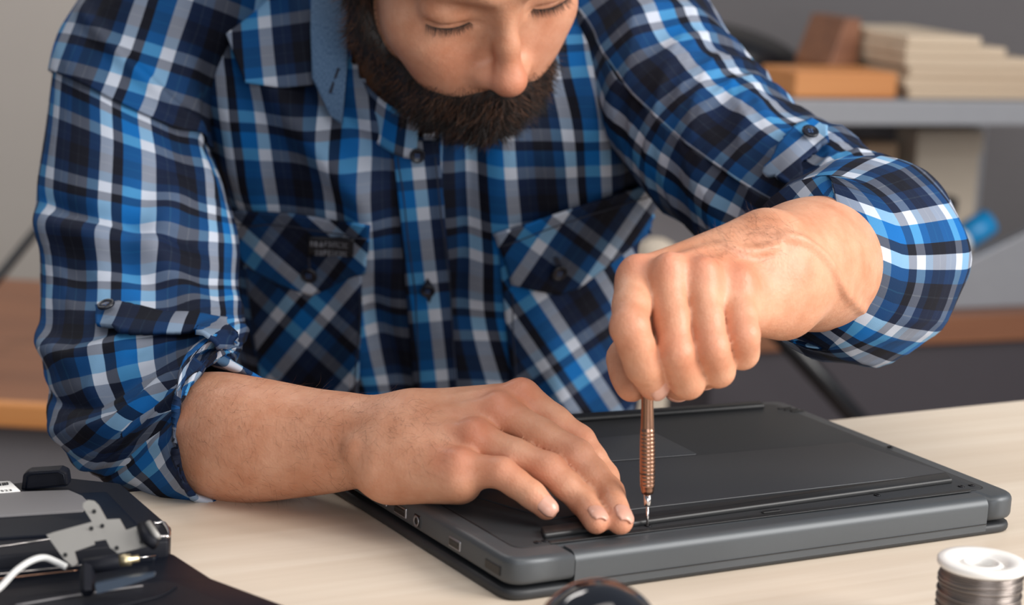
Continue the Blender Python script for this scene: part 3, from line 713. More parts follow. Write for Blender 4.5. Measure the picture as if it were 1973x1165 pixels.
dorR = nz_(np.cross(nz_(np.asarray(FR[0][0])-np.asarray(FR[3][0])), nz_(FR[1][0]-WR))); dorR = dorR if dorR@_u > 0 else -dorR
thR = [at(1400, 560, 1.215), at(1245, 625, 1.205), at(1204, 690, 1.180), at(1217, 744, 1.168)]
chR = [(at(1488, 520, 1.212), 0.0245), (at(1535, 512, 1.250), 0.0365), (at(1588, 508, 1.300), 0.0405), (at(1632, 510, 1.345), 0.0350), (EL_R, 0.030)]
vein = lambda pts, r: [RC(pts[i], pts[i+1], r, r) for i in range(len(pts)-1)]
def surf(node, px, py, y0=1.0):
    """first point of the surface along the view ray"""
    d = _f + _r*((px-IW/2)/FPX) - _u*((py-IH/2)/FPX); d = d/np.linalg.norm(d); t = y0
    for _ in range(60):
        p = CAM+d*t; e = node.ev(p[None].astype(np.float32), p.astype(np.float32), 5.0); s = 0.05 if e is None else float(e[0])
        if s < 0.0002 or t > 2: break
        t += s*0.8
    return CAM+d*t
def bpR(arm):
    o = []
    for pts, r in [([(1505, 455), (1545, 462), (1585, 490), (1612, 530), (1632, 565), (1665, 600)], 0.0011), ([(1395, 470), (1440, 485), (1500, 475)], 0.0009)]:
        q = catmull(np.array([surf(arm, *p) for p in pts]), 4*len(pts)); o += vein([p+toC*0.0002 for p in q], r)
    return o
HAND_R = hand(FR, RR, WR, latR, chR, thR, (0.015, 0.0115, 0.0092, 0.0088), dorR, bumps=bpR, webk=0.88)
# ------------------------------------------------------------------ person: head (local frame: y forward out of the face, z up the face)
HP, HYAW, HROLL = math.radians(35), math.radians(31), math.radians(15)
hf = np.array([math.sin(HYAW)*math.cos(HP), -math.cos(HYAW)*math.cos(HP), -math.sin(HP)])
hu0 = nz_(np.array([0, 0, 1.0])-hf*hf[2]); hx0 = np.cross(hf, hu0)
hu = math.cos(HROLL)*hu0+math.sin(HROLL)*hx0; hx = np.cross(hf, hu)
HM = np.array([hx, hf, hu])                        # rows: local axes in world
NOSE = np.array([0, 0.113, -0.037])
HC = at(990, 174, 1.475)-NOSE@HM
def h(x, y, z): return HC+np.array([x, y, z])@HM
def hl(Pw): return (Pw-HC)@HM.T
def HE(x, y, z, rx, ry, rz): return EL(h(x, y, z), (rx, ry, rz), HM)
def HR(a, b, ra, rb): return RC(h(*a), h(*b), ra, rb)
def both(fn): return [fn(1), fn(-1)]
skull = [HE(0, -0.018, 0.045, 0.076, 0.098, 0.086), HE(0, 0.022, -0.022, 0.063, 0.066, 0.080), HE(0, 0.045, 0.035, 0.058, 0.045, 0.045)]
jaw = both(lambda s: HR((s*0.052, -0.012, -0.050), (s*0.016, 0.070, -0.096), 0.020, 0.014))+[HE(0, 0.074, -0.096, 0.020, 0.014, 0.015)]
cheek = both(lambda s: HE(s*0.046, 0.052, -0.020, 0.023, 0.026, 0.022))+both(lambda s: HE(s*0.030, 0.066, -0.045, 0.020, 0.018, 0.022))
muzz = [HE(0, 0.074, -0.066, 0.030, 0.022, 0.026)]
brow = both(lambda s: HR((s*0.048, 0.062, 0.033), (s*0.016, 0.083, 0.030), 0.010, 0.009))
face = SU(0.022, *skull, *jaw, *cheek, *muzz)
face = SU(0.012, face, *brow)
face = SD(0.012, face, *both(lambda s: HE(s*0.034, 0.098, 0.011, 0.021, 0.020, 0.012)))
lids = both(lambda s: HE(s*0.0340, 0.0695, 0.010, 0.0195, 0.0140, 0.0128))
face = SU(0.006, face, *lids)
face = SD(0.004, face, *both(lambda s: HR((s*0.018, 0.0845, 0.0025), (s*0.050, 0.0745, 0.0045), 0.0012, 0.0012)))
nose = SU(0.007, HR((0, 0.079, 0.026), (0, 0.0955, -0.012), 0.0066, 0.0074), HR((0, 0.0955, -0.012), (0, 0.1035, -0.034), 0.0074, 0.0108),
          HE(0, 0.1045, -0.036, 0.0118, 0.0105, 0.0100), *both(lambda s: HE(s*0.0125, 0.0915, -0.0395, 0.0075, 0.0100, 0.0078)),
          HR((0, 0.100, -0.043), (0, 0.084, -0.050), 0.0050, 0.0045))
face = SU(0.009, face, nose)
face = SD(0.003, face, *both(lambda s: HR((s*0.0058, 0.0985, -0.0475), (s*0.0075, 0.088, -0.041), 0.0028, 0.0026)))
face = SU(0.004, face, HR((-0.020, 0.086, -0.0735), (0.020, 0.086, -0.0735), 0.004, 0.004), HR((-0.017, 0.088, -0.0800), (0.017, 0.088, -0.0800), 0.0045, 0.0045))
ears = both(lambda s: SD(0.004, SU(0.004, HE(s*0.078, -0.008, 0.008, 0.007, 0.018, 0.030), HE(s*0.074, 0.000, -0.018, 0.006, 0.010, 0.012)), HE(s*0.087, -0.004, 0.008, 0.007, 0.011, 0.019)))
NECKB = at(800, 150, 1.672)
neck = chain([(h(0, -0.030, -0.035), 0.054), (h(0, -0.045, -0.080), 0.052), (NECKB, 0.056)], 4)
HEAD = SU(0.02, SU(0.006, face, *ears), neck, HR((0.02, 0.03, -0.10), (0.012, -0.01, -0.14), 0.02, 0.02))
SHL, SHR = at(275, 190, 1.655), at(1330, 170, 1.665)
CH = at(840, 520, 1.760)
M_id = np.eye(3)
torso = SU(0.05, EL(at(800, 250, 1.740), (0.120, 0.070, 0.10), M_id), EL(CH, (0.10, 0.065, 0.16), M_id),
           RC(at(700, 170, 1.700), SHL, 0.048, 0.040), RC(at(900, 170, 1.700), SHR, 0.048, 0.040))
uparm = [chain([(SHL, 0.036), (SHL*0.5+EL_L*0.5, 0.032), (EL_L, 0.024)], 4), chain([(SHR, 0.036), (SHR*0.5+EL_R*0.5, 0.036), (EL_R, 0.030)], 4)]
BODY = SU(0.0012, SU(0.02, torso, HEAD, *uparm), HAND_L, HAND_R)
# beard volume -----------------------------------------------------------
BEARD = SU(0.012, *both(lambda s: HR((s*0.0715, -0.008, 0.020), (s*0.070, -0.006, -0.022), 0.0085, 0.0110)), *both(lambda s: HR((s*0.070, -0.006, -0.022), (s*0.062, 0.008, -0.060), 0.0110, 0.014)),
           *both(lambda s: HR((s*0.062, 0.008, -0.060), (s*0.036, 0.054, -0.084), 0.014, 0.018)),
           *both(lambda s: HR((s*0.036, 0.054, -0.084), (0, 0.078, -0.090), 0.018, 0.017)),
           *both(lambda s: HR((s*0.012, 0.066, -0.096), (s*0.045, 0.024, -0.090), 0.015, 0.014)),
           *both(lambda s: HR((s*0.044, 0.050, -0.064), (s*0.030, 0.068, -0.082), 0.014, 0.016)),
           *both(lambda s: HR((s*0.004, 0.0915, -0.0570), (s*0.034, 0.074, -0.0625), 0.0105, 0.0120)), HE(0, 0.086, -0.074, 0.030, 0.014, 0.015), HE(0, 0.083, -0.086, 0.026, 0.015, 0.015))
HAIR = SD(0.01, SU(0.01, HE(0, -0.020, 0.050, 0.084, 0.106, 0.092), HE(0, -0.035, 0.0, 0.079, 0.085, 0.075)), HE(0, 0.088, 0.0, 0.090, 0.062, 0.078), HE(0, 0.0, -0.11, 0.12, 0.12, 0.09))
# ------------------------------------------------------------------ person: skin material, body mesh, beard
def skin_material():
    m, nt, b = new_mat('skin')
    tc = N(nt, 'ShaderNodeTexCoord')
    n1 = N(nt, 'ShaderNodeTexNoise', i_Scale=45.0, i_Detail=6.0, i_Roughness=0.6); L(nt, tc, 'Object', n1, 'Vector')
    n2 = N(nt, 'ShaderNodeTexNoise', i_Scale=260.0, i_Detail=3.0); L(nt, tc, 'Object', n2, 'Vector')
    r = N(nt, 'ShaderNodeValToRGB'); r.color_ramp.elements[0].position = 0.32; r.color_ramp.elements[1].position = 0.70
    r.color_ramp.elements[0].color = srgb(194, 132, 100); r.color_ramp.elements[1].color = srgb(215, 161, 131)
    L(nt, n1, 'Fac', r, 'Fac')
    at_ = N(nt, 'ShaderNodeAttribute', attribute_name='red'); mx = N(nt, 'ShaderNodeMix', data_type='RGBA', blend_type='MIX')
    mx.inputs['B'].default_value = srgb(206, 118, 92)
    L(nt, at_, 'Fac', mx, 'Factor'); L(nt, r, 'Color', mx, 'A')
    ah = N(nt, 'ShaderNodeAttribute', attribute_name='stubble'); mh = N(nt, 'ShaderNodeMix', data_type='RGBA', blend_type='MIX')
    mh.inputs['B'].default_value = srgb(48, 30, 24); L(nt, ah, 'Fac', mh, 'Factor'); L(nt, mx, 'Result', mh, 'A')
    L(nt, mh, 'Result', b, 'Base Color')
    b.inputs['Roughness'].default_value = 0.47; b.inputs['Specular IOR Level'].default_value = 0.4
    b.inputs['Subsurface Weight'].default_value = 0.18; b.inputs['Subsurface Radius'].default_value = (0.010, 0.004, 0.002); b.inputs['Subsurface Scale'].default_value = 0.6
    vo = N(nt, 'ShaderNodeTexVoronoi', i_Scale=620.0); L(nt, tc, 'Object', vo, 'Vector')
    bp = N(nt, 'ShaderNodeBump', i_Strength=0.20, i_Distance=0.0006); L(nt, vo, 'Distance', bp, 'Height')
    b2 = N(nt, 'ShaderNodeBump', i_Strength=0.22, i_Distance=0.0012); L(nt, n2, 'Fac', b2, 'Height'); L(nt, bp, 'Normal', b2, 'Normal'); L(nt, b2, 'Normal', b, 'Normal')
    return m
M_skin = skin_material()
M_hair = plain('dark_hair', srgb(27, 17, 14), 0.5, var=0.5, vscale=300.0)
M_hair2 = plain('brown_hair', srgb(96, 62, 42), 0.45, var=0.5, vscale=300.0)
M_nail = plain('fingernail', srgb(210, 158, 138), 0.36, var=0.04, coat=0.2)
person = empty('person', at(830, 900, 1.74)*[1, 1, 0], 'bearded man in a blue plaid shirt leaning over the laptop', 'person')
HRES = 0.0015
bp_, bq_ = surface_nets(BODY, HRES); bp_ = lap_smooth(bp_, bq_, 3, 0.5)
body_me = fast_mesh('body', bp_, bq_)
def attr(me, name, vals):
    a = me.attributes.new(name, 'FLOAT', 'POINT'); a.data.foreach_set('value', np.asarray(vals, np.float32))
def near(P, c, r): return np.clip(1-np.linalg.norm(P-np.asarray(c), axis=1)/r, 0, 1)
red = np.zeros(len(bp_))
for F, d in ((FL, dorL), (FR, dorR)):
    for J in F:
        red = np.maximum(red, 0.50*near(bp_, np.asarray(J[0])+d*0.010, 0.019)); red = np.maximum(red, 0.42*near(bp_, np.asarray(J[1]), 0.017))
        red = np.maximum(red, 0.40*near(bp_, np.asarray(J[3]), 0.016))
red = np.maximum(red, 0.50*near(bp_, h(0, 0.108, -0.036), 0.030)); red = np.maximum(red, 0.30*np.maximum(near(bp_, h(0.035, 0.075, -0.035), 0.04), near(bp_, h(-0.035, 0.075, -0.035), 0.04)))
attr(body_me, 'red', red)
hlp = hl(bp_)
stub = np.clip((-0.052-hlp[:, 2]-0.3*np.clip(0.07-hlp[:, 1], 0, 1))*60, 0, 1)*np.clip((hlp[:, 2]+0.135)*60, 0, 1)*(hlp[:, 1] > -0.02)*(np.linalg.norm(hlp, axis=1) < 0.17)
attr(body_me, 'stubble', stub*0.85)
body = wlink('body', body_me, M_skin, person)
# ------------------------------------------------------------------ plaid shirt
from mathutils.bvhtree import BVHTree
PER = 0.0755
def plaid_material(name, hue=1.0):
    m, nt, b = new_mat(name)
    uv = N(nt, 'ShaderNodeUVMap', uv_map='UVMap'); sp = N(nt, 'ShaderNodeSeparateXYZ'); L(nt, uv, 'UV', sp, 'Vector')
    Lc, Bc, Kc, Nc, Dc = (0.72, 0.75, 0.805), (0.0, 0.38, 0.645), (0.046, 0.064, 0.118), (0.06, 0.135, 0.25), (0.03, 0.19, 0.34)
    sett = [(0.0, Lc), (0.115, Kc), (0.21, Bc), (0.375, Lc), (0.50, Nc), (0.595, (0.16, 0.21, 0.29)), (0.607, Nc), (0.68, Kc), (0.775, (0.13, 0.145, 0.18)), (0.786, Kc), (0.89, Dc)]
    ramps = []
    for ax, flip in (('X', False), ('Y', True)):
        mu = N(nt, 'ShaderNodeMath', operation='MULTIPLY'); mu.inputs[1].default_value = (1.0/PER)*(-1 if flip else 1); L(nt, sp, ax, mu, 0)
        fr = N(nt, 'ShaderNodeMath', operation='FRACT'); L(nt, mu, 0, fr, 0)
        r = N(nt, 'ShaderNodeValToRGB'); cr = r.color_ramp; cr.interpolation = 'CONSTANT'
        while len(cr.elements) < len(sett): cr.elements.new(0.99)
        for e, (p, c) in zip(cr.elements, sett): e.position = p; e.color = tuple(c)+(1,)
        L(nt, fr, 0, r, 'Fac'); ramps.append(r)
    mx = N(nt, 'ShaderNodeMix', data_type='RGBA', blend_type='MIX'); mx.inputs['Factor'].default_value = 0.36
    L(nt, ramps[0], 'Color', mx, 'A'); L(nt, ramps[1], 'Color', mx, 'B')
    g = N(nt, 'ShaderNodeGamma'); g.inputs['Gamma'].default_value = 2.25; L(nt, mx, 'Result', g, 'Color')
    L(nt, g, 'Color', b, 'Base Color')
    # weave relief
    mp = N(nt, 'ShaderNodeMapping'); mp.inputs['Scale'].default_value = (1700, 1700, 1); L(nt, uv, 'UV', mp, 'Vector')
    ck = N(nt, 'ShaderNodeTexNoise', i_Scale=1.0, i_Detail=2.0); L(nt, mp, 'Vector', ck, 'Vector')
    bp = N(nt, 'ShaderNodeBump', i_Strength=0.22, i_Distance=0.0006); L(nt, ck, 'Fac', bp, 'Height'); L(nt, bp, 'Normal', b, 'Normal')
    b.inputs['Roughness'].default_value = 0.78; b.inputs['Specular IOR Level'].default_value = 0.25
    b.inputs['Sheen Weight'].default_value = 0.0
    return m
M_plaid = plaid_material('blue_plaid_cotton')
def chambray():
    m, nt, b = new_mat('chambray'); uv = N(nt, 'ShaderNodeUVMap', uv_map='UVMap')
    mp = N(nt, 'ShaderNodeMapping'); mp.inputs['Scale'].default_value = (1300, 420, 1); L(nt, uv, 'UV', mp, 'Vector')
    n = N(nt, 'ShaderNodeTexNoise', i_Scale=1.0, i_Detail=3.0); L(nt, mp, 'Vector', n, 'Vector')
    r = N(nt, 'ShaderNodeValToRGB'); r.color_ramp.elements[0].position = 0.3; r.color_ramp.elements[1].position = 0.75
    r.color_ramp.elements[0].color = srgb(56, 84, 118); r.color_ramp.elements[1].color = srgb(104, 134, 164)
    L(nt, n, 'Fac', r, 'Fac'); L(nt, r, 'Color', b, 'Base Color'); b.inputs['Roughness'].default_value = 0.8
    return m
M_chambray = chambray()
M_button = plain('navy_button', (0.006, 0.008, 0.016, 1), 0.3)
M_thread = plain('dark_thread', (0.01, 0.014, 0.03, 1), 0.7)
M_stitch = plain('stitching', srgb(60, 90, 140), 0.7)

def grid_mesh(name, Pg, U, Vv, closed_u=False):
    """Pg (nv, nu, 3); U, Vv (nv, nu) uv in metres"""
    nv, nu = Pg.shape[:2]
    i, j = np.meshgrid(np.arange(nv-1), np.arange(nu-1), indexing='ij')
    a = (i*nu+j).ravel(); q = np.stack([a, a+1, a+nu+1, a+nu], 1)
    me = fast_mesh(name, Pg.reshape(-1, 3), q)
    l = me.uv_layers.new(name='UVMap')
    li = np.zeros(len(me.loops), np.int32); me.loops.foreach_get('vertex_index', li)
    l.data.foreach_set('uv', np.stack([U.ravel()[li], Vv.ravel()[li]], 1).astype(np.float32).ravel())
    return me
def normals(Pg):
    du = np.gradient(Pg, axis=1); dv = np.gradient(Pg, axis=0)
    n = np.cross(du, dv); return n/(np.linalg.norm(n, axis=2, keepdims=True)+1e-12)
def wav(u, v, seed, n=9, wl=(0.03, 0.07), ang=(0, 180), sharp=1.5):
    """cloth-like wrinkle field in metres space, roughly -1..1, ridged"""
    rg = np.random.RandomState(seed); out = np.zeros_like(u); tot = 0
    wu = 0.012*np.sin(u*31+rg.rand()*6)+0.010*np.sin(v*43+rg.rand()*6); wv = 0.012*np.sin(v*29+rg.rand()*6)+0.010*np.sin(u*37+rg.rand()*6)
    for _ in range(n):
        l = rg.uniform(*wl); a = math.radians(rg.uniform(*ang)); k = 2*math.pi/l
        ph = k*((u+wu)*math.cos(a)+(v+wv)*math.sin(a))+rg.rand()*6.28
        env = 0.5+0.5*np.sin(u*rg.uniform(8, 30)+v*rg.uniform(8, 30)+rg.rand()*6.28)
        s = np.sin(ph); s = np.sign(s)*np.abs(s)**(1/sharp) if sharp < 1 else (1-np.abs(np.sin(ph*0.5))**0.8)*2-1
        out += s*env*l; tot += l*0.5
    return out/tot
def fold(u, v, pts, w, amp, sharp=2.0):
    """ridge (amp>0) or valley along a polyline in (u, v), tapering at its ends"""
    pts = np.asarray(pts, float); best = np.full(u.shape, 1e9); tt = np.zeros_like(u); n = len(pts)-1
    for i in range(n):
        a, b = pts[i], pts[i+1]; d = b-a; t = np.clip(((u-a[0])*d[0]+(v-a[1])*d[1])/(d@d), 0, 1)
        e = np.hypot(u-a[0]-t*d[0], v-a[1]-t*d[1]); m = e < best; best = np.where(m, e, best); tt = np.where(m, (i+t)/n, tt)
    return amp*np.exp(-(best/w)**sharp)*np.clip(np.sin(np.pi*np.clip(tt, 0.02, 0.98))**0.5, 0, 1)

shirt = empty('shirt', (0, 0, 0)); shirt.parent = person; shirt.location = (0, 0, 0)
shirt['label'] = 'blue, navy and white plaid shirt with rolled sleeves'

# --- torso ------------------------------------------------------------------
rows = [  # front pixel y, left px, right px, front Y, half depth, sideways slope of the row
    (1230, 540, 1200, 1.700, 0.115, 0), (1120, 540, 1200, 1.695, 0.115, 0), (1010, 540, 1195, 1.690, 0.115, 0), (900, 490, 1215, 1.680, 0.115, 0), (780, 440, 1232, 1.662, 0.118, 0), (620, 400, 1222, 1.632, 0.120, 0), (480, 395, 1240, 1.603, 0.122, 0),
    (350, 350, 1285, 1.580, 0.120, 0), (230, 300, 1335, 1.572, 0.115, 0), (120, 260, 1365, 1.585, 0.110, 0), (20, 270, 1370, 1.612, 0.100, 0), (-60, 420, 1200, 1.640, 0.085, 0), (-100, 560, 1040, 1.655, 0.060, 0)]
NTH, NV = 320, 230
RW = np.array(rows, float)
RI = catmull(RW, NV)
th = np.linspace(-math.pi, math.pi, NTH)
def spow(x, p): return np.sign(x)*np.abs(x)**p
TG = np.zeros((NV, NTH, 3)); TU = np.zeros((NV, NTH)); TV = np.zeros((NV, NTH))
vv = 0; prev = None
for i, (py, lx_, rx_, Yf, dp, sl) in enumerate(RI):
    cx = (lx_+rx_)/2; Yc = Yf+dp
    xl, xr = at(lx_, py, Yf+dp*0.8)[0], at(rx_, py, Yf+dp*0.8)[0]
    pc = at(cx, py, Yf); c = np.array([(xl+xr)/2, Yc, pc[2]])
    w = (xr-xl)/2
    x = c[0]+w*spow(np.sin(th), 0.86); y = c[1]-dp*spow(np.cos(th), 0.80)
    z = c[2]+0.10*(c[1]-dp-y)*-1*0.35       # rows rise a little towards the back
    TG[i, :, 0] = x; TG[i, :, 1] = y; TG[i, :, 2] = z+0.055*(x-c[0])*0
    seg = np.hypot(np.diff(x), np.diff(y)); s = np.concatenate([[0], np.cumsum(seg)]); TU[i] = s-s[NTH//2]
    if prev is not None: vv += np.linalg.norm(at(cx, py, Yf)-prev)
    prev = at(cx, py, Yf); TV[i] = vv
v0 = np.interp(-350, -RW[:, 0], np.interp(np.linspace(0, len(rows)-1, len(rows)), np.linspace(0, len(rows)-1, NV), TV[:, 0]))
TVr = TV-v0                                          # 0 at photo row 350, positive up
side = TU/0.16
du = np.where(side > 0, np.tan(math.radians(9))*np.clip(side*1.6, 0, 1), np.tan(math.radians(4))*np.clip(-side*1.6, 0, 1))
TUe = TU+du*TVr                                     # cloth coordinate: stripes lean
Nn = normals(TG); cen = TG.mean(axis=1, keepdims=True); sg = np.sign(np.sum(Nn*(TG-cen), axis=2, keepdims=True)); Nn = Nn*sg
disp = 0.0034*wav(TU, TVr, 3, 10, (0.05, 0.12), (-35, 35))
front = (np.abs(th) < 2.0)[None, :]
FLD = [  # large drapes on the front, (u, v) polylines
    ([(-0.145, 0.115), (-0.10, 0.05), (-0.045, -0.015), (-0.03, -0.10)], 0.015, 0.013), ([(-0.125, 0.125), (-0.075, 0.06), (-0.03, 0.01)], 0.012, -0.012),
    ([(-0.15, 0.07), (-0.145, 0.0), (-0.13, -0.05)], 0.014, 0.006), ([(0.055, 0.10), (0.06, 0.0), (0.055, -0.09)], 0.016, 0.006), ([(0.035, 0.09), (0.033, 0.0), (0.03, -0.12)], 0.010, -0.006),
    ([(0.16, 0.14), (0.12, 0.06), (0.10, 0.0)], 0.018, 0.006), ([(0.13, 0.12), (0.165, 0.02), (0.17, -0.05)], 0.012, -0.006),
    ([(-0.03, -0.05), (-0.035, -0.12), (-0.02, -0.2)], 0.010, -0.006), ([(-0.05, -0.08), (-0.055, -0.2)], 0.012, 0.006), ([(0.085, -0.06), (0.10, -0.16), (0.11, -0.22)], 0.014, 0.006)]
for pts, w, a in FLD: disp = disp+fold(TU, TVr, pts, w, a)*front
TG = TG+Nn*disp[..., None]
nd = nz_(h(0, -0.045, -0.080)-NECKB)
loopP = [at(803, 290, 1.572), at(708, 240, 1.590), at(645, 130, 1.635), at(655, 10, 1.690), at(740, -50, 1.725), at(860, -50, 1.730), at(960, 0, 1.700), at(990, 110, 1.650), at(910, 235, 1.592)]
LP = catmull(np.array(loopP[-2:]+loopP+loopP[:2]), 12*120+1)[2*120:-2*120+0]
e1 = nz_(np.array(_r)-nd*(nd@_r)); e2 = np.cross(nd, e1)
def inside_loop(P3, sc=1.0):
    c = LP.mean(axis=0); q = np.stack([(P3-c)@e1, (P3-c)@e2], -1); l = np.stack([(LP-c)@e1, (LP-c)@e2], -1)*sc
    ang = np.arctan2(q[..., 1], q[..., 0]); la = np.arctan2(l[:, 1], l[:, 0]); lr = np.hypot(l[:, 0], l[:, 1]); od = np.argsort(la)
    return np.hypot(q[..., 0], q[..., 1]) < np.interp(ang, la[od], lr[od], period=2*math.pi)
HOLE = inside_loop(TG, 0.94) & (TVr > 0.0)
me = grid_mesh('shirt_body', TG, np.where(TU > 0.012, TUe+0.5*PER+0.006, TUe), TVr+0.031)
bmT = bmesh.new(); bmT.from_mesh(me); bmT.verts.ensure_lookup_table(); hf_ = HOLE.ravel()
bmesh.ops.delete(bmT, geom=[v for v in bmT.verts if hf_[v.index]], context='VERTS'); bmT.to_mesh(me); bmT.free()
shirt_body = wlink('shirt_body', me, M_plaid, shirt)
bvh = BVHTree.FromPolygons([tuple(p) for p in TG.reshape(-1, 3)], [tuple(q) for q in np.stack([a_ for a_ in [(np.arange(NV-1)[:, None]*NTH+np.arange(NTH-1)[None]).ravel()]*4], 1)+np.array([0, 1, NTH+1, NTH])])
def hit(px, py, off=0.0, tree=None):
    d = _f + _r*((px-IW/2)/FPX) - _u*((py-IH/2)/FPX); d = d/np.linalg.norm(d)
    r = (tree or bvh).ray_cast(V(CAM), V(d))
    if r[0] is None: return None
    n = np.array(r[1]); n = n if n@d < 0 else -n
    return np.array(r[0])+n*off
def polyline(pts, n):
    P_ = np.asarray(pts, float); s = np.concatenate([[0], np.cumsum(np.hypot(*np.diff(P_, axis=0).T))]); t = np.linspace(0, s[-1], n)
    return np.stack([np.interp(t, s, P_[:, 0]), np.interp(t, s, P_[:, 1])], 1)
def patch(name, top, bot, off, rot=0.0, nu=40, nv=30, mat=None, uoff=(0, 0), thick=0.0012, puff=0.0, tree=None, smoothY=3, parent=None, base=None, fit=False):
    """cloth patch lying on the torso: outline given by its upper and lower edge"""
    T, B = polyline(top, nu), polyline(bot, nu); G = np.zeros((nv, nu, 3))
    for i in range(nv):
        t = i/(nv-1)
        for j in range(nu):
            p = T[j]*(1-t)+B[j]*t; q = hit(p[0], p[1], off, tree)
            if q is None: q = G[i, j-1] if j else at(p[0], p[1], 1.6)
            G[i, j] = q
    if fit:                                      # lie smoothly: quadratic surface through the hits
        Q = np.array([[T[j]*(1-i/(nv-1))+B[j]*i/(nv-1) for j in range(nu)] for i in range(nv)]).reshape(-1, 2); qx, qy = (Q[:, 0]-600)/100, (Q[:, 1]-100)/100
        Am = np.stack([np.ones_like(qx), qx, qy, qx*qx, qx*qy, qy*qy], 1); cf = np.linalg.lstsq(Am, G.reshape(-1, 3)[:, 1], rcond=None)[0]
        G = np.array([at(a_, b_, y_) for (a_, b_), y_ in zip(Q, Am@cf)]).reshape(nv, nu, 3)
    for _ in range(smoothY):
        H = G.copy(); H[1:-1, 1:-1] = (G[:-2, 1:-1]+G[2:, 1:-1]+G[1:-1, :-2]+G[1:-1, 2:])/4; G = H
    tt, uu = np.meshgrid(np.linspace(0, 1, nv), np.linspace(0, 1, nu), indexing='ij')
    G = G+(toC*puff)[None, None]*(np.sin(np.pi*tt)*np.sin(np.pi*uu))[..., None]
    e = np.zeros((nv, nu, 2)); o_ = G[0, 0]
    rr = np.array(_r); uu2 = np.array(_u)
    X = (G-o_)@rr; Yy = (G-o_)@uu2; c, s = math.cos(rot), math.sin(rot)
    me = grid_mesh(name, G[::-1], (X*c-Yy*s)[::-1]+uoff[0], (X*s+Yy*c)[::-1]+uoff[1])
    o = wlink(name, me, mat or M_plaid, parent or shirt)
    if thick:
        md = o.modifiers.new('thickness', 'SOLIDIFY'); md.thickness = thick; md.offset = -1
    return o
R45 = math.radians(43)
pkL = patch('pocket', [(462, 425), (700, 432)], [(510, 770), (690, 770)], 0.0022, rot=R45, uoff=(0.012, 0.0))
pkR = patch('pocket', [(958, 455), (1245, 400)], [(992, 800), (1215, 800)], 0.0022, rot=-R45+0.15, uoff=(0.03, 0.02))
plk = patch('button_placket', [(757, 270), (846, 270)], [(806, 830), (888, 830)], 0.0022, rot=math.radians(-5), nu=24, nv=70, uoff=(0.0163, 0.02))
flL = patch('pocket_flap', [(438, 399), (560, 404), (712, 428)], [(478, 505), (556, 547), (603, 563), (640, 548), (706, 517)], 0.0055, rot=-R45-0.1, uoff=(0.035, 0.01), thick=0.002, puff=0.002)
flR = patch('pocket_flap', [(953, 444), (1100, 395), (1247, 347)], [(984, 540), (1030, 553), (1070, 562), (1110, 548), (1258, 430)], 0.0055, rot=R45-0.15, uoff=(0.0, 0.03), thick=0.002, puff=0.002)
# woven label with two rows of small grey letters on the left flap
lb = patch('woven_label', [(603, 443), (692, 447)], [(601, 478), (690, 484)], 0.0085, nu=12, nv=6, mat=plain('label_black', (0.010, 0.011, 0.016, 1), 0.6), thick=0.0008, smoothY=2)
M_letters = plain('label_letters', srgb(118, 121, 130), 0.6)
rg = random.Random(4)
for row, (yy, n0, n1, x0_, x1_) in enumerate([(455, 0, 10, 607, 688), (472, 0, 9, 616, 686)]):
    vs, fs = [], []
    for k in range(n1):
        xa = x0_+(x1_-x0_)*k/n1; xb = xa+(x1_-x0_)/n1*0.72; dy = 0.05*(xa-600)
        segs = [(xa, yy-5, xa+2.2, yy+5), (xb-2.2, yy-5, xb, yy+5), (xa, yy-5, xb, yy-3), (xa, yy-1, xb, yy+1), (xa, yy+3, xb, yy+5)]
        for sgm in rg.sample(segs, 3):
            i0 = len(vs)
            for (qx, qy) in ((sgm[0], sgm[1]), (sgm[2], sgm[1]), (sgm[2], sgm[3]), (sgm[0], sgm[3])): vs.append(hit(qx, qy+dy, 0.0096))
            fs.append((i0, i0+1, i0+2, i0+3))
    wlink('label_text', mesh('label_text', vs, fs), M_letters, lb, smooth=False)
def button(px, py, off, r=0.0056, tree=None, parent=None, nrm=None, pos=None):
    p = hit(px, py, off, tree) if pos is None else pos
    if nrm is None:
        a_, b_, c_ = hit(px-8, py, off, tree), hit(px+8, py, off, tree), hit(px, py+8, off, tree)
        nrm = nz_(np.cross(b_-a_, c_-a_)); nrm = nrm if nrm@toC > 0 else -nrm
    o = wlink('button', lathe('button', [(0, 0.0), (r*0.9, 0), (r, 0.0006), (r, 0.0018), (r*0.86, 0.0024), (r*0.72, 0.0017), (0.0, 0.0016)], 28, cap=False), M_button, None)
    me = o.data; me.transform(Matrix.Translation(V(p)) @ V(nrm).to_track_quat('Z', 'Y').to_matrix().to_4x4())
    me.transform(wm(parent or shirt).inverted()); o.parent = parent or shirt
    vs, fs = [], []
    bmh = bmesh.new()
    for k in range(4):
        a = math.pi/4+k*math.pi/2; mt = Matrix.Translation((r*0.25*math.cos(a), r*0.25*math.sin(a), 0.0017)); bmesh.ops.create_circle(bmh, cap_ends=True, segments=8, radius=r*0.11, matrix=mt)
    mh = bm_mesh('thread', bmh); mh.transform(Matrix.Translation(V(p)) @ V(nrm).to_track_quat('Z', 'Y').to_matrix().to_4x4()); mh.transform(wm(o).inverted())
    link('thread', mh, M_stitch, o, smooth=False)
    return o
button(803, 291, 0.0095); button(824, 552, 0.0045); button(603, 516, 0.0095, 0.0065); button(1066, 512, 0.0095, 0.0065)
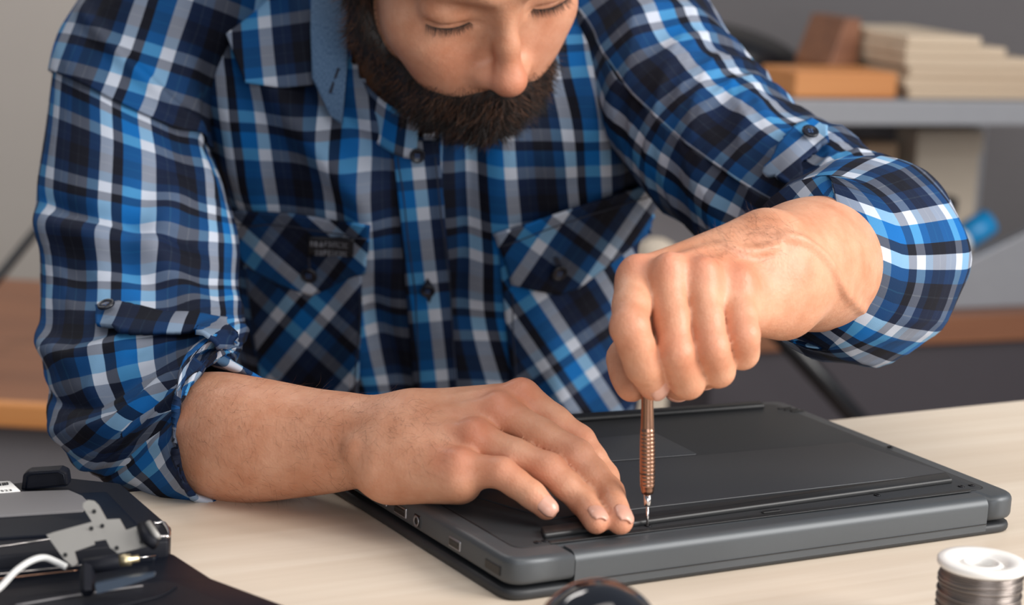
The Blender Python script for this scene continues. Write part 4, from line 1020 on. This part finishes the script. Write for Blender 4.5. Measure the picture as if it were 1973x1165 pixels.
# diamond-shaped bar tacks behind the flap and placket buttons
def flat_poly(name, pts, off, mat, parent=None, tree=None):
    vs = [hit(x, y, off, tree) for x, y in pts]; o = wlink(name, mesh(name, vs, [tuple(range(len(vs)))]), mat, parent or shirt, smooth=False)
    md = o.modifiers.new('thickness', 'SOLIDIFY'); md.thickness = 0.0006; md.offset = 1; return o
flat_poly('buttonhole', [(824, 529), (838, 550), (827, 578), (810, 552)], 0.0042, M_thread)
flat_poly('buttonhole', [(601, 482), (606, 482), (607, 512), (600, 512)], 0.0092, M_thread)
flat_poly('buttonhole', [(1058, 484), (1068, 482), (1074, 500), (1064, 504)], 0.0092, M_thread)

# collar: band around the neck, plaid leaf, chambray-lined front edge
nb = len(LP); kk = np.linspace(0, 1, 12)[:, None, None]; cL = LP.mean(axis=0)
BG = LP[None]+kk*(nd*0.030)[None, None]-kk*0.06*(LP-cL)[None]-(1-kk)*nd[None, None]*0.004+(1-kk)*0.035*(LP-cL)[None]+0.003*nz_(toC)
sL = np.concatenate([[0], np.cumsum(np.linalg.norm(np.diff(LP, axis=0), axis=1))])
band = wlink('collar_band', grid_mesh('collar_band', BG[:, ::6], np.repeat(sL[None, ::6], 12, 0), np.repeat(np.linspace(0, 0.03, 12)[:, None], len(sL[::6]), 1)+0.04), M_plaid, shirt)
md = band.modifiers.new('thickness', 'SOLIDIFY'); md.thickness = 0.0015
leaf = patch('collar_leaf', [(385, -60), (608, -60)], [(474, 158), (540, 168), (604, 166)], 0.013, rot=math.radians(-8), uoff=(-0.014, 0.02), thick=0.002, fit=True)
strip = patch('collar_edge', [(600, -60), (599, 60), (603, 150), (640, 224)], [(674, -60), (672, 60), (669, 140), (660, 238)], 0.020, mat=M_chambray, thick=0.002, nu=40, nv=14, fit=True)
leaf2 = patch('collar_leaf', [(940, -60), (1040, -60)], [(960, 70), (1050, 60)], 0.010, rot=math.radians(10), uoff=(0.01, 0.03), thick=0.002, fit=True)
def tree_obj(o):
    W = wm(o); return BVHTree.FromPolygons([W @ v.co for v in o.data.vertices], [tuple(p.vertices) for p in o.data.polygons])
flat_poly('buttonhole', [(652, 132), (657, 133), (641, 180), (636, 178)], 0.0027, M_thread, parent=strip, tree=tree_obj(strip))
# edge stitching of the front patches, thin raised seams
def seam_line(pts, off, r=0.0005, tree=None, parent=None):
    q = [hit(x, y, off, tree) for x, y in polyline(pts, 24)]; q = [p for p in q if p is not None]
    return wlink('seam', tube('seam', q, r, 6), M_thread, parent or shirt)
for pts, o_ in [([(455, 418), (560, 424), (708, 446)], 0.0082), ([(962, 462), (1100, 412), (1246, 364)], 0.0082), ([(768, 300), (800, 560), (812, 760)], 0.0036), ([(838, 300), (866, 560), (880, 760)], 0.0036), ([(986, 560), (994, 760)], 0.0036), ([(692, 560), (686, 760)], 0.0036)]: seam_line(pts, o_)
# ------------------------------------------------------------------ sleeves
def sleeve_rings(rings, nu, nv, uscale=None):
    """rings: (A px,py)(B px,py) Y half_depth -> grid; theta 0 faces the camera"""
    C_, A_, B_, S_ = [], [], [], []
    for (ax, ay), (bx, by), Y, d, *tl in rings:
        YA, YB_ = Y if isinstance(Y, tuple) else (Y, Y); pa, pb = at(ax, ay, YA), at(bx, by, YB_); c = (pa+pb)/2; a = (pb-pa)/2
        n = toC-nz_(a)*(toC@nz_(a)); C_.append(c); A_.append(a); B_.append(nz_(n)*d-np.array(_r)*(tl[0] if tl else 0.0)); S_.append(np.array(_r)*(tl[1] if len(tl) > 1 else 0.0))
    C_, A_, B_, S_ = catmull(C_, nv), catmull(A_, nv), catmull(B_, nv), catmull(S_, nv)
    th = np.linspace(-math.pi, math.pi, nu)
    G = C_[:, None]+A_[:, None]*spow(np.sin(th), 0.9)[None, :, None]+B_[:, None]*spow(np.cos(th), 0.9)[None, :, None]
    G = G+S_[:, None]*np.clip(-np.cos(th), 0, 1)[None, :, None]
    return G, C_, th
def sleeve_uv(G, C_, r0=None):
    nv, nu = G.shape[:2]
    seg = np.linalg.norm(np.diff(G, axis=1), axis=2); U = np.concatenate([np.zeros((nv, 1)), np.cumsum(seg, axis=1)], axis=1)
    tot = U[:, -1:]; U = (U/tot-0.5)*tot.mean()
    vs_ = np.concatenate([np.zeros((1, nu)), np.cumsum(np.linalg.norm(np.diff(G, axis=0), axis=2), axis=0)], axis=0)
    vm = 0.35*vs_+0.65*vs_.mean(axis=1, keepdims=True)
    return U, -vm
def outward(G, C_):
    n = normals(G); s = np.sign(np.sum(n*(G-C_[:, None]), axis=2, keepdims=True)); return n*s
NU, NVS = 200, 260
ringsL = [((330, -150), (560, -30), 1.670, 0.080), ((200, -40), (440, 110), 1.640, 0.076), ((118, 90), (395, 250), 1.605, 0.072), ((93, 250), (430, 360), 1.565, 0.070), ((78, 400), (452, 450), 1.525, 0.068),
          ((86, 540), (454, 545), 1.485, 0.066), ((97, 680), (462, 602), 1.432, 0.074), ((112, 800), (466, 642), 1.384, 0.076), ((165, 898), (456, 672), (1.332, 1.345), 0.072), ((262, 940), (436, 690), (1.262, 1.325), 0.058, 0.004, 0.020), ((345, 956), (412, 698), (1.250, 1.305), 0.047, 0.008, 0.042)]
G, C_, thS = sleeve_rings(ringsL, NU, NVS); U, Vs = sleeve_uv(G, C_)
n = outward(G, C_); tv = np.linspace(0, 1, NVS)[:, None]
bunch = np.clip((tv-0.50)*3, 0, 1)
dsp = 0.0026*wav(U, Vs, 11, 9, (0.05, 0.10), (-30, 60))*(1-0.5*bunch)+0.0050*bunch*wav(U, Vs, 12, 9, (0.028, 0.060), (35, 120))
Lm = -Vs[-1].mean()
for pts, w, a in [([(-0.06, -0.10), (0.02, -0.13), (0.08, -0.16)], 0.006, 0.006), ([(-0.08, -0.27), (-0.01, -0.275), (0.06, -0.29)], 0.012, 0.007), ([(-0.08, -0.255), (0.0, -0.258), (0.05, -0.27)], 0.008, -0.006),
                  ([(-0.09, -0.36), (-0.03, -0.39), (0.05, -0.375)], 0.012, 0.009), ([(-0.09, -0.41), (-0.02, -0.43), (0.04, -0.41)], 0.010, -0.009), ([(-0.08, -0.44), (0.0, -0.47), (0.05, -0.44)], 0.010, 0.008),
                  ([(0.0, -0.05), (0.05, -0.12), (0.07, -0.22)], 0.012, 0.006), ([(0.04, -0.2), (0.02, -0.28), (0.06, -0.36)], 0.012, 0.007)]:
    dsp = dsp+fold(U, Vs, pts, w, a)
dsp = dsp*(1-0.75*bunch*np.clip(np.sin(thS), 0, 1)[None]**2)
edge_f = np.clip((1-tv)*14, 0, 1); G2 = G+n*(dsp*edge_f+0.001)[..., None]
# above the drop-shoulder seam the cloth runs along another direction: the yoke is a piece of its own
ks = int(NVS*2.35/10)
me = grid_mesh('sleeve', G2[ks-6:], U[ks-6:]+0.016, Vs[ks-6:])
yk = G2[:ks]+n[:ks]*0.0035
yoke = wlink('shoulder_yoke', grid_mesh('shoulder_yoke', yk, yk@(np.array(_r)*0.96-np.array(_u)*0.27)+0.028, yk@(np.array(_r)*0.27+np.array(_u)*0.96)+0.02), M_plaid, shirt)
slL = wlink('sleeve', me, M_plaid, shirt); slL['label'] = 'rolled-up sleeve of the arm resting on the desk'
def tree_of(G):
    nv, nu = G.shape[:2]; a = (np.arange(nv-1)[:, None]*nu+np.arange(nu-1)[None]).ravel()
    return BVHTree.FromPolygons([tuple(p) for p in G.reshape(-1, 3)], [tuple(q) for q in np.stack([a, a+1, a+nu+1, a+nu], 1)])
trL = tree_of(G2); GL2 = G2
# rolled cuff over the sleeve end
cuffL = [((150, 900), (462, 662), (1.345, 1.365), 0.0640), ((205, 928), (450, 664), (1.290, 1.345), 0.0640, 0.002, 0.004), ((280, 950), (436, 670), (1.252, 1.328), 0.059, 0.005, 0.014), ((348, 963), (420, 678), (1.238, 1.312), 0.0530, 0.009, 0.042), ((372, 963), (412, 684), (1.236, 1.304), 0.0490, 0.012, 0.056), ((372, 952), (410, 695), (1.242, 1.304), 0.0455, 0.012, 0.056), ((350, 940), (410, 702), (1.262, 1.315), 0.0440, 0.010, 0.050), ((320, 930), (410, 706), (1.285, 1.33), 0.0450, 0.006, 0.04)]
G, C_, thS = sleeve_rings(cuffL, NU, 90); U, Vs = sleeve_uv(G, C_); n = outward(G, C_)
tv = np.linspace(0, 1, 90)[:, None]
dsp = 0.0042*wav(U, Vs, 21, 9, (0.03, 0.07), (-10, 50))*np.clip((0.72-tv)*5, 0, 1)
for pts, w, a in [([(-0.07, -0.005), (-0.04, -0.03), (-0.02, -0.055)], 0.009, 0.006), ([(-0.03, 0.0), (0.0, -0.03), (0.03, -0.055)], 0.008, -0.006), ([(0.02, -0.0), (0.05, -0.04)], 0.009, 0.006)]: dsp = dsp+fold(U, Vs, pts, w, a)
dsp = dsp*(1-0.85*np.clip(np.sin(thS), 0, 1)[None]**2); G3 = G+n*dsp[..., None]; GL3 = G3; c, s = math.cos(0.62), math.sin(0.62)
cfL = wlink('cuff', grid_mesh('cuff', G3, U*c-Vs*s+0.02, U*s+Vs*c), M_plaid, shirt)
# --- right sleeve: round tube along the bent arm
def tube_grid(path, ro, rt, o_vec, nu, nv, twist=None):
    Pp = catmull(np.array(path), nv); ro = catmull(np.array(ro, float), nv); rt = catmull(np.array(rt, float), nv)
    T = np.gradient(Pp, axis=0); T /= np.linalg.norm(T, axis=1)[:, None]
    O = catmull(np.array([o_vec]*2 if np.ndim(o_vec) == 1 else o_vec, float), nv)
    O = O-T*np.sum(O*T, axis=1)[:, None]; O /= np.linalg.norm(O, axis=1)[:, None]; K = np.cross(O, T)
    th = np.linspace(-math.pi, math.pi, nu)
    G = Pp[:, None]+(O*ro[:, None])[:, None]*np.sin(th)[None, :, None]+(K*rt[:, None])[:, None]*np.cos(th)[None, :, None]
    return G, Pp, th
uR = nz_(EL_R-SHR); fR = nz_(WR-EL_R); nR = nz_(np.cross(uR, fR)); nR = nR if nR[2] > 0 else -nR
pathR = [at(1190, 20, 1.690), at(1262, 118, 1.650), at(1325, 215, 1.605), at(1410, 302, 1.560), at(1512, 380, 1.510), at(1615, 448, 1.462), at(1668, 488, 1.418), at(1662, 503, 1.375), at(1632, 508, 1.345), at(1606, 508, 1.322)]
roR = [0.062, 0.062, 0.062, 0.062, 0.062, 0.064, 0.066, 0.063, 0.056, 0.0475]
rtR = [0.072, 0.074, 0.074, 0.070, 0.066, 0.062, 0.062, 0.060, 0.054, 0.0465]
G, C_, thS = tube_grid(pathR, roR, rtR, nR, NU, NVS); U, Vs = sleeve_uv(G, C_); n = outward(G, C_)
tv = np.linspace(0, 1, NVS)[:, None]; bunch = np.clip((tv-0.40)*3, 0, 1)
dsp = 0.0066*wav(U, Vs, 31, 9, (0.04, 0.09), (30, 110))*(1-0.4*bunch)+0.0060*bunch*wav(U, Vs, 32, 9, (0.026, 0.055), (55, 125))
G2 = G+n*(dsp*np.clip((1-tv)*10, 0, 1))[..., None]
slR = wlink('sleeve', grid_mesh('sleeve', G2, U+0.03, Vs), M_plaid, shirt); slR['label'] = 'rolled-up sleeve of the raised arm'
trR = tree_of(G2)
pathC = [at(1668, 492, 1.402), at(1660, 503, 1.372), at(1638, 505, 1.345), at(1612, 506, 1.322), at(1592, 506, 1.308), at(1598, 506, 1.314), at(1622, 506, 1.335), at(1655, 503, 1.375)]
G, C_, thS = tube_grid(pathC, [0.0665, 0.0690, 0.0655, 0.0600, 0.0540, 0.0515, 0.0505, 0.0520], [0.064, 0.067, 0.0640, 0.0590, 0.0530, 0.0505, 0.0495, 0.0510], nR, NU, 90); U, Vs = sleeve_uv(G, C_); n = outward(G, C_)
tv = np.linspace(0, 1, 90)[:, None]; dsp = 0.0035*wav(U, Vs, 41, 9, (0.03, 0.07), (-20, 40))*np.clip((0.6-tv)*5, 0, 1)
G3 = G+n*dsp[..., None]
cfR = wlink('cuff', grid_mesh('cuff', G3, U+0.045, Vs+0.02), M_plaid, shirt)
trCL, trCR = None, tree_of(G3)
for o in (slL, cfL, slR, cfR, yoke):
    md = o.modifiers.new('thickness', 'SOLIDIFY'); md.thickness = 0.001; md.offset = -1

# sleeve tabs with buttons
trLc = BVHTree.FromPolygons(*(lambda A, B: ([tuple(p) for p in A.reshape(-1, 3)]+[tuple(p) for p in B.reshape(-1, 3)],
    [tuple(q) for q in (lambda nv, nu, o: (lambda a: np.stack([a, a+1, a+nu+1, a+nu], 1)+o)((np.arange(nv-1)[:, None]*nu+np.arange(nu-1)[None]).ravel()))(A.shape[0], A.shape[1], 0)]+
    [tuple(q) for q in (lambda nv, nu, o: (lambda a: np.stack([a, a+1, a+nu+1, a+nu], 1)+o)((np.arange(nv-1)[:, None]*nu+np.arange(nu-1)[None]).ravel()))(B.shape[0], B.shape[1], A.shape[0]*A.shape[1])]))(GL2, GL3))
tabL = patch('sleeve_tab', [(190, 604), (235, 597), (320, 620), (390, 622), (432, 630)], [(192, 640), (240, 651), (320, 655), (380, 656), (428, 664)], 0.0075, tree=trLc, rot=0.1, uoff=(0.02, 0.014), thick=0.003, nu=50, nv=14, smoothY=6)
button(214, 615, 0.0105, 0.0058, tree=trLc)
tabR = patch('sleeve_tab', [(1482, 338), (1520, 268), (1560, 246), (1592, 262)], [(1530, 362), (1556, 318), (1582, 300), (1598, 285)], 0.008, tree=trR, rot=0.9, uoff=(0.03, 0.0), thick=0.003, nu=40, nv=14, smoothY=6)
button(1553, 280, 0.011, 0.0058, tree=trR)
# ------------------------------------------------------------------ person: beard, hair, lashes, arm hair, nails
def strands(name, roots, dirs, length, rad, droop, mat, parent, seed=0, nseg=3, kind='stuff'):
    rg_ = np.random.RandomState(seed); n_ = len(roots)
    dirs = dirs/np.linalg.norm(dirs, axis=1)[:, None]; length = np.broadcast_to(length, n_)[:, None]
    up = np.where(np.abs(dirs[:, 2:3]) < 0.9, np.array([[0, 0, 1.0]]), np.array([[1.0, 0, 0]])); a = np.cross(dirs, up); a /= np.linalg.norm(a, axis=1)[:, None]; b = np.cross(dirs, a)
    curl = rg_.normal(0, 0.30, (n_, 3))
    V_ = []
    for i in range(nseg+1):
        t = i/nseg; c = roots+dirs*length*t+(curl*length*0.6+droop*length)*t*t
        r = rad*(1-0.85*t)
        for k in range(3):
            an = 2*math.pi*k/3; V_.append(c+r*(math.cos(an)*a+math.sin(an)*b))
    V_ = np.stack(V_, 1); m = (nseg+1)*3
    q = np.array([(i*3+k, i*3+(k+1) % 3, (i+1)*3+(k+1) % 3, (i+1)*3+k) for i in range(nseg) for k in range(3)])
    Q = (np.arange(n_)[:, None, None]*m+q[None]).reshape(-1, 4)
    o = wlink(name, fast_mesh(name, V_.reshape(-1, 3), Q), mat, parent); o['kind'] = kind
    return o
def mesh_samples(pos, quads, n_, seed):
    rg_ = np.random.RandomState(seed)
    a, b, c, d = [pos[quads[:, k]] for k in range(4)]; nn = np.cross(c-a, d-b); ar = np.linalg.norm(nn, axis=1)
    i = rg_.choice(len(quads), n_, p=ar/ar.sum()); s, t = rg_.rand(n_, 1), rg_.rand(n_, 1)
    return (a[i]*(1-s)+b[i]*s)*(1-t)+(d[i]*(1-s)+c[i]*s)*t, nn[i]/ar[i][:, None]
def orient(nrm, pos, cen):
    s = np.sign(np.sum(nrm*(pos-cen), axis=1)); return nrm*s[:, None]
rgh = np.random.RandomState(5)
p, q = surface_nets(BEARD, 0.0022); p = lap_smooth(p, q, 1)
beard = wlink('beard', fast_mesh('beard', p, q), M_hair, person); beard['label'] = 'short dark brown full beard and moustache'
grow = -hu*0.75+hf*0.15
R0, Nr = mesh_samples(p, q, 13000, 1); Nr = np.where((np.sum(Nr*(R0-(HC-hu*0.06)), axis=1) > 0)[:, None], Nr, -Nr)
lz = hl(R0)
keep = lz[:, 1] > -0.05; R0, Nr, lz = R0[keep], Nr[keep], lz[keep]
side_ = np.sign(lz[:, 0])[:, None]*hx[None]*np.clip(1.2-np.abs(lz[:, 0:1])*20, 0, 1)*0.5
D0 = Nr*0.55+grow[None]*0.9+side_+rgh.normal(0, 0.28, R0.shape)
ln = rgh.uniform(0.006, 0.013, len(R0)); lt_ = rgh.rand(len(R0)) < np.where(lz[:, 2] > -0.076, 0.50, 0.16)
strands('beard_strands', R0[~lt_]-Nr[~lt_]*0.001, D0[~lt_], ln[~lt_], 0.00030, -0.15*hf, M_hair, beard, 1)
strands('beard_strands', R0[lt_]-Nr[lt_]*0.001, D0[lt_], ln[lt_], 0.00024, -0.15*hf, M_hair2, beard, 2)
# soft edge: short hairs on the skin around the beard
nrm_b = np.zeros(len(bp_)*3, np.float32); body_me.vertices.foreach_get('normal', nrm_b); nrm_b = nrm_b.reshape(-1, 3)
hd = np.linalg.norm(hl(bp_), axis=1) < 0.16; ids = np.where(hd)[0]
db = BEARD.ev(bp_[ids].astype(np.float32), A3(HC), 1.0)
pr = np.clip(1-(db-0.0)/0.007, 0, 1)*(db > -0.003)*(hl(bp_[ids])[:, 2] > -0.12)*(hl(bp_[ids])[:, 1] > -0.01); ids = ids[rgh.rand(len(ids)) < pr*0.75*(HRES/0.0017)**2]
jit = rgh.normal(0, 0.0006, (len(ids), 3)); nb_ = nrm_b[ids]
strands('beard_strands', bp_[ids]+jit-nb_*0.0006, nb_*0.45+grow[None]*1.0+rgh.normal(0, 0.3, (len(ids), 3)), rgh.uniform(0.003, 0.0065, len(ids)), 0.00014, 0*hf, M_hair, beard, 3)
# head hair
p, q = surface_nets(HAIR, 0.004); hair = wlink('hair', fast_mesh('hair', lap_smooth(p, q, 1), q), M_hair, person); hair['label'] = 'short dark brown hair'
R0, Nr = mesh_samples(p, q, 2500, 7); Nr = orient(Nr, R0, HC)
strands('hair_strands', R0, Nr*0.6-hf*0.8+rgh.normal(0, 0.3, R0.shape), rgh.uniform(0.012, 0.022, len(R0)), 0.0003, 0*hf, M_hair, hair, 8)
# eyelashes and brows
for s in (1, -1):
    t = np.linspace(0, 1, 110); x = 0.0150+0.037*t
    yy = 0.0695+0.0140*np.sqrt(np.clip(1-((x-0.0340)/0.0200)**2, 0, 1))*0.93; zz = 0.0035-0.0012*np.sin(np.pi*t)
    R0 = HC+np.stack([s*x, yy, zz], 1)@HM
    D0 = np.stack([s*(t-0.4)*0.8, 0.75+0*t, -0.75+0*t], 1)@HM
    lash = strands('eyelashes', R0, D0+rgh.normal(0, 0.12, D0.shape), 0.0045+0.0015*t, 0.00022, 0.15*hf, M_hair, person, 10+s, kind='stuff')
    n_ = 420; t = rgh.rand(n_); w_ = rgh.normal(0, 0.0026, n_)
    xb = 0.012+0.042*t; zb_ = 0.033+0.006*np.sin(np.pi*t*0.9)-0.004*t+w_; yb_ = 0.0935-0.025*t**1.6
    R0 = HC+np.stack([s*xb, yb_-0.004, zb_], 1)@HM; D0 = np.stack([s*(0.6+0.4*t), 0.25+0*t, 0.35-0.6*t], 1)@HM
    strands('eyebrow', R0, D0+rgh.normal(0, 0.15, D0.shape), rgh.uniform(0.006, 0.010, n_), 0.0002, 0*hf, M_hair, person, 20+s)
# arm hair
def arm_hair(cond_pts, n_, fwd, seed, rad=0.00009):
    w_ = np.zeros(len(bp_))
    for c, r in cond_pts: w_ = np.maximum(w_, near(bp_, c, r))
    w_ = w_*(nrm_b@toC > -0.35); pr = w_/w_.sum(); rr_ = np.random.RandomState(seed); ids = rr_.choice(len(bp_), n_, p=pr)
    nb_ = nrm_b[ids]; D0 = fwd[None]*0.9+nb_*0.35+rr_.normal(0, 0.38, (n_, 3)); D0 -= nb_*np.clip(np.sum(D0*nb_, axis=1)-0.4, 0, 9)[:, None]
    o = strands('arm_hair', bp_[ids]+rr_.normal(0, 0.0005, (n_, 3))-nb_*0.0004, D0, rr_.uniform(0.006, 0.013, n_), rad, nb_*0.0-0.0, M_hair2, person, seed)
    return o
armf = nz_(WL-EL_L)
arm_hair([(at(640, 840, 1.215), 0.040), (at(760, 800, 1.185), 0.030), (at(820, 850, 1.172), 0.022), (at(690, 790, 1.20), 0.035), (at(500, 840, 1.25), 0.05)], 1000, armf*0.8-np.array(_u)*0.35, 31, 0.00005)
arm_hair([(at(1420, 450, 1.175), 0.022), (at(1380, 465, 1.160), 0.014), (at(1480, 440, 1.19), 0.022)], 260, nz_(WR-EL_R)*0.7+np.array(_u)*0.3-np.array(_r)*0.3, 32, 0.000055)
# nails
def nail(J, r, dors, length=0.0112, width=50):
    D_, T_ = np.asarray(J[2], float), np.asarray(J[3], float); d = nz_(T_-D_); nn = nz_(dors-d*(dors@d)); b = np.cross(d, nn)
    nu_, nv_ = 15, 15; G_ = np.zeros((nv_, nu_, 3))
    for i in range(nv_):
        t = i/(nv_-1); s = -length*0.46+length*t
        for j in range(nu_):
            e = -1+2*j/(nu_-1); wfac = min(1.0, 0.70+1.6*t)*(1-0.45*max(0, t-0.78)**1.2*4) ; ph = math.radians(width)*e*wfac
            rr_ = r*1.012 if s < 0 else r*1.012*math.sqrt(max(0.03, 1-(s/(1.14*r))**2))
            G_[i, j] = T_+d*s+rr_*(math.cos(ph)*nn+math.sin(ph)*b)-nn*0.0004*(1 if i in (0,) or j in (0, nu_-1) else 0)
    me = grid_mesh('fingernail', G_, np.zeros((nv_, nu_)), np.zeros((nv_, nu_)))
    o = wlink('fingernail', me, M_nail, body); md = o.modifiers.new('thickness', 'SOLIDIFY'); md.thickness = 0.0005; md.offset = 0
    return o
nl = toC+0.45*np.array(_r)+0.15*np.array(_u)
nail(FL[3], RL[3][3], nl); nail(FL[2], RL[2][3], nl-0.1*np.array(_r), 0.0116); nail(FL[1], RL[1][3], nl, 0.0120); nail(FL[0], RL[0][3], nl)
nail(FR[0], RR[0][3], toC+0.3*np.array(_r)+0.1*np.array(_u), 0.0125)
for k in (1, 2, 3): nail(FR[k], RR[k][3], -np.array(_u)*1.0-0.2*toC)

# trousers and shoes: the part of the man below the desk edge
M_denim = plain('dark_denim', srgb(38, 44, 58), 0.8, var=0.2, bump=0.2, bscale=900); M_shoe = plain('shoe_leather', srgb(40, 32, 28), 0.5)
hip = at(850, 1200, 1.81); hz = 0.50; lg = []
feet = []
for sx in (-1, 1):
    hp_ = np.array([hip[0]+sx*0.09, 1.79, hz]); kn = np.array([hip[0]+sx*0.15, 1.46, 0.50]); an = np.array([hip[0]+sx*0.14, 1.50, 0.09])
    lg += [chain([(hp_, 0.085), ((hp_+kn)/2, 0.076), (kn, 0.060)], 3), chain([(kn, 0.060), ((kn+an)/2, 0.055), (an, 0.045)], 3)]
    feet.append(an)
p, q = surface_nets(SU(0.03, EL((hip[0], 1.80, 0.53), (0.150, 0.11, 0.10)), *lg), 0.008)
tr_ = wlink('trousers', fast_mesh('trousers', lap_smooth(p, q, 1), q), M_denim, person); tr_['label'] = 'dark trousers under the desk'
for an in feet:
    p, q = surface_nets(SU(0.02, RC(an+[0, 0.02, -0.045], an+[0, -0.14, -0.055], 0.042, 0.033), EL(an+np.array([0, -0.02, -0.03]), (0.045, 0.06, 0.04))), 0.006)
    p[:, 2] = np.maximum(p[:, 2], 0.0005); wlink('shoe', fast_mesh('shoe', lap_smooth(p, q, 1), q), M_shoe, person)
